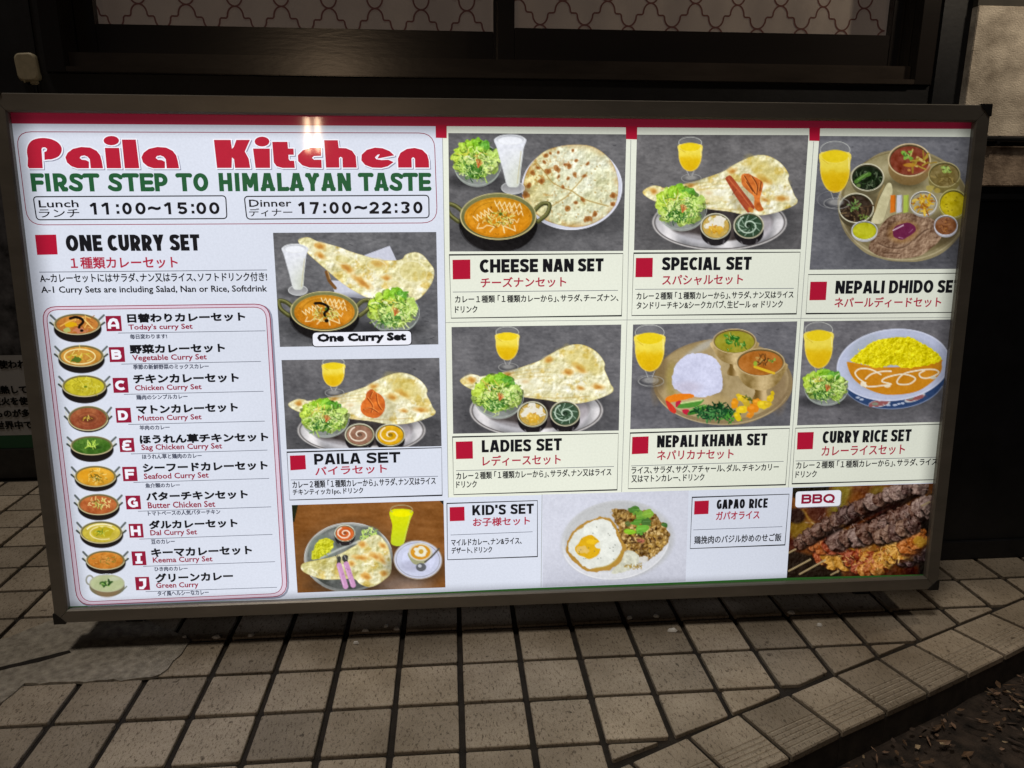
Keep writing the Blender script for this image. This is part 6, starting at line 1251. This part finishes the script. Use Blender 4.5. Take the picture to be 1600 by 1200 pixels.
skewer([(1270, 850), (1310, 852), (1345, 890), (1370, 890)], 12, [(160, 90, 46), (186, 124, 58), (140, 66, 42)], 9, (60, 30, 20)); strands(p, 1360, 872, 50, 18, 90, [(226, 190, 120), (190, 100, 56), (206, 150, 60), (120, 44, 34)], 2, 8, .9, 1.6, .7, .4); p.ell(1437, 845, 10, 9, (214, 170, 60), .7, soft=4, dist=(5, .6))
p.line([(1290, 846), (1340, 826), (1400, 792), (1445, 768)], 7, (24, 16, 15), .8, soft=4); skewer([(1308, 842), (1340, 838), (1370, 824), (1400, 810), (1436, 796), (1450, 788)], 14.5, GR, 11, DKC); p.line([(1262, 852), (1300, 832), (1350, 808), (1400, 786), (1440, 770)], 5, (22, 15, 14), .85, soft=4); skewer([(1375, 838), (1400, 830), (1425, 820)], 12, [(120, 92, 76), (90, 66, 58)], 5, DKC)
skewer([(1250, 846), (1280, 827), (1310, 808), (1340, 793), (1370, 781), (1400, 768), (1435, 758)], 12, GR, 14, DKC); strands(p, 1350, 815, 90, 14, 60, [(170, 150, 140), (60, 46, 44), (140, 120, 112)], 2, 8, .9, 1.6, .6, .3)
emboss(p, (slice(0, p.ny), slice(0, p.nx)), np.ones((p.ny, p.nx)), 5, 60, 12)
for a, b in (((1232, 892), (1266, 874)), ((1249, 897), (1289, 875)), ((1231, 864), (1243, 858)), ((1298, 898), (1310, 892)), ((1440, 790), (1452, 784))): p.line([a, b], 2.6, (158, 138, 100), .95); p.line([(a[0]+.5, a[1]-.8), (b[0], b[1]-.8)], 1, (196, 178, 140), .6)
p.im *= 1.0
o = p.build('food_photo', sign); o['label'] = 'photo of meat skewers on a barbecue'
bq = [(1243, 767.8), (1314, 765.2), (1312, 789.8), (1242, 792.5)]; pill([(x+1.5, y+1.5) for x, y in bq], 5, o, 'box').data.materials[0] = ink('shade'); pill(bq, 5, o); heavy('BBQ', 1251, 786.6, 1303, 785.2, 14.5, 4.3, ink('maroon'), o, 'ink2')

# --- caption boxes
def caption(box_, sq, head, jp, rule, bodies, open_right=False, hb=2.0, bg=None):
    q = [tuple(z) for z in box_]
    if open_right:
        pts = [q[1], q[0], q[3], q[2]]; o = line_px('caption_box', pts, 1.3, ink('black'), sign)
    else: o = line_px('caption_box', q, 1.3, ink('black'), sign, closed=True)
    quad_px('red_square', sq, ink('red'), o, 'box')
    for h in head: heavy(h[0], h[1], h[2], h[3], h[4], h[5], h[5]*.272, ink('black'), o)
    L_text(jp[0], *jp[1:], ink('japanese red'), o, 0.4)
    line_px('rule', rule, 0.9, ink('grey'), o)
    for b in bodies: L_text(b[0], *b[1:], ink('black'), o, 0.28)
    return o
B2 = 'カレー２種類 ｢１種類カレーから｣､サラダ､ナン又はライス'
caption([(448.5, 706.3), (690, 699.2), (691, 773.5), (452.8, 781)], [(453, 711.8), (477, 711), (478.3, 733), (454, 734.8)], [('PAILA', 491.5, 725.8, 564, 724, 17), ('SET', 572.5, 723.6, 626, 722.2, 16.6)], ('パイラセット', 493, 743.2, 605, 738.5, 14), [(454.5, 749.6), (684.5, 743.8)], [(B2, 457.5, 763, 681, 756.6, 12), ('チキンティッカ1pc､ドリンク', 458, 775, 568, 772, 11)], hb=2.1)
caption([(702, 398.3), (973.3, 396.2), (971, 493.2), (705, 497)], [(707, 406), (734.8, 405.5), (735, 436), (707.5, 436.6)], [('CHEESE', 749.5, 426.3, 840.5, 425.2, 21), ('NAN', 848, 425, 896, 424.6, 20.5), ('SET', 903, 424.4, 942.5, 424, 20.5)], ('チーズナンセット', 751, 449.8, 884.5, 448.2, 16.5), [(707.5, 456.3), (965.5, 453.6)], [('カレー１種類 ｢１種類カレーから｣､サラダ､チーズナン､', 711, 473.6, 966, 470.8, 12), ('ドリンク', 711, 488.9, 746, 488.4, 11)])
caption([(990, 395.6), (1250, 394), (1244, 490.2), (986.8, 493)], [(993.5, 403), (1020, 402.8), (1019.3, 433), (992.6, 433.2)], [('SPECIAL', 1034, 422.4, 1125, 422, 20.5), ('SET', 1134, 421.8, 1173, 421.5, 20.5)], ('スパシャルセット', 1034, 446.2, 1160, 444.6, 16.5), [(992, 452), (1240, 450.5)], [(B2, 994, 468.6, 1239, 466, 12), ('タンドリーチキン&シークカバブ､生ビール or ドリンク', 994, 483, 1222, 480.6, 12)])
caption([(1262.5, 429), (1504, 426.8), (1497, 488), (1258.8, 490)], [(1266, 440.2), (1292, 440), (1290, 468.8), (1264.3, 469.2)], [('NEPALI', 1304, 459, 1380.5, 458.4, 20.3), ('DHIDO', 1387.5, 458.4, 1456.5, 457.6, 20.3), ('SET', 1463.5, 457.6, 1499.5, 457.2, 20)], ('ネパールディードセット', 1302.5, 480.8, 1469, 479.8, 16.5), [(1262, 486.5), (1262.4, 486.5)], [], open_right=True)
caption([(707, 682.6), (966, 676.8), (964, 765), (709, 772.6)], [(712, 690), (738.5, 689.2), (739, 716.4), (712.6, 717.2)], [('LADIES', 752.8, 706.5, 829.5, 704.8, 19), ('SET', 838, 704.4, 877.5, 703.2, 19)], ('レディースセット', 754, 728.3, 876, 725.2, 16.5), [(712.5, 735.2), (959, 728.6)], [(B2, 713, 749.4, 955, 742.8, 12), ('ドリンク', 713, 762, 745, 761.2, 10.8)])
caption([(984.5, 676.4), (1233.3, 669), (1227, 757), (981.2, 763.3)], [(987.8, 682.6), (1013.4, 681.6), (1012.6, 708.4), (987, 709.6)], [('NEPALI', 1026, 699, 1089.5, 697.8, 19), ('KHANA', 1096, 697.6, 1159, 696.2, 19), ('SET', 1166.5, 696, 1197.5, 695.2, 18.6)], ('ネパリカナセット', 1026, 719.2, 1145.5, 716.4, 15.6), [(986, 727.7), (1224, 720.6)], [('ライス､サラダ､サグ､アチャール､ダル､チキンカリー', 986, 740.6, 1216, 735, 12), ('又はマトンカレー､ドリンク', 986, 753.6, 1100, 750.8, 11.5)], hb=1.9)
caption([(1242.5, 668.8), (1480, 662.3), (1470, 748.8), (1237, 755.6)], [(1246, 675.4), (1271.3, 674.8), (1269.6, 701.6), (1244.8, 702.3)], [('CURRY', 1284, 692.5, 1340.5, 691, 19), ('RICE', 1346.5, 691, 1385, 690, 19), ('SET', 1391, 689.8, 1422, 688.8, 18.6)], ('カレーライスセット', 1282.5, 712.8, 1412.5, 709.6, 15.8), [(1242.5, 720), (1467, 714)], [('カレー２種類 ｢１種類カレーから｣､サラダ､ライス､', 1243, 732.8, 1467, 726.6, 11.8), ('ドリンク', 1242, 746.2, 1275, 745.2, 10.6)], open_right=True, hb=1.9)
caption([(698.3, 786.3), (839.6, 781.8), (839.6, 869.2), (699.3, 874.2)], [(702.5, 792.3), (725.6, 791.5), (726, 813.4), (702.8, 814.3)], [("KID'S", 738, 804.8, 790.5, 803.4, 15.8), ('SET', 797.5, 803, 834, 802, 15.6)], ('お子様セット', 739, 822.4, 828, 819.6, 13.6), [(704, 835.6), (832, 830.5)], [('マイルドカレー､ナン&ライス､', 705, 852.6, 815, 849.4, 10.4), ('デザート､ドリンク', 705.5, 864.8, 769, 862.8, 10.2)], hb=1.75)
caption([(1081.3, 776.8), (1232.6, 771.8), (1226, 851), (1078, 856.8)], [(1085, 782.8), (1107.5, 781.8), (1106.6, 802.8), (1084.2, 803.8)], [('GAPAO', 1119, 795.2, 1163, 793.8, 14.8), ('RICE', 1169.5, 793.8, 1198.5, 792.8, 14.8)], ('ガパオライス', 1118, 812.2, 1186, 810, 13.2), [(1083, 827.6), (1222, 822.5)], [('鶏挽肉のバジル炒めのせご飯', 1084, 849.8, 1220, 845, 12.6)], hb=1.5)
line_px('divider_line', [(846.8, 772), (845.3, 917)], 0.9, ink('divider'), sign)

# ================================================================== pale chips lying in the shade under the sign
rc = random.Random(21)
for (x, y, s_) in ((288, 997, .9), (339, 996.5, 1.3), (392, 994.5, 1.2), (571, 986, 1.3), (620, 984, 1.2), (603, 980, .8), (983, 967, 1.1), (1024, 964, 1.2), (1050, 986, 1.5), (1237, 958.5, 1.3), (1280, 978, 1.3), (557, 1006, 1.0)):
    g = hit_ground(x, y); n = 7; a0 = rc.uniform(0, 6.28); v = []
    for k in range(n): a = a0+6.283*k/n; rr_ = 0.0044*s_*rc.uniform(.6, 1.25); v.append((rr_*1.5*math.cos(a), rr_*math.sin(a), 0.0))
    v += [(x_*.7, y_*.7, 0.003+rc.uniform(0, .002)) for x_, y_, _ in v[:n]]
    f = [tuple(range(n, 2*n)), tuple(range(n-1, -1, -1))]+[(i, (i+1) % n, n+(i+1) % n, n+i) for i in range(n)]
    o = mesh('pale_chip', v, f, surf('pale chip', (0.85, 0.84, 0.8), .5, .15, 300)); o.location = (g[0], g[1], 0.0012)
    tag(o, 'small pale chip lying on the tiles in the dark strip under the menu sign', 'chip', 'pale chips under the menu sign')
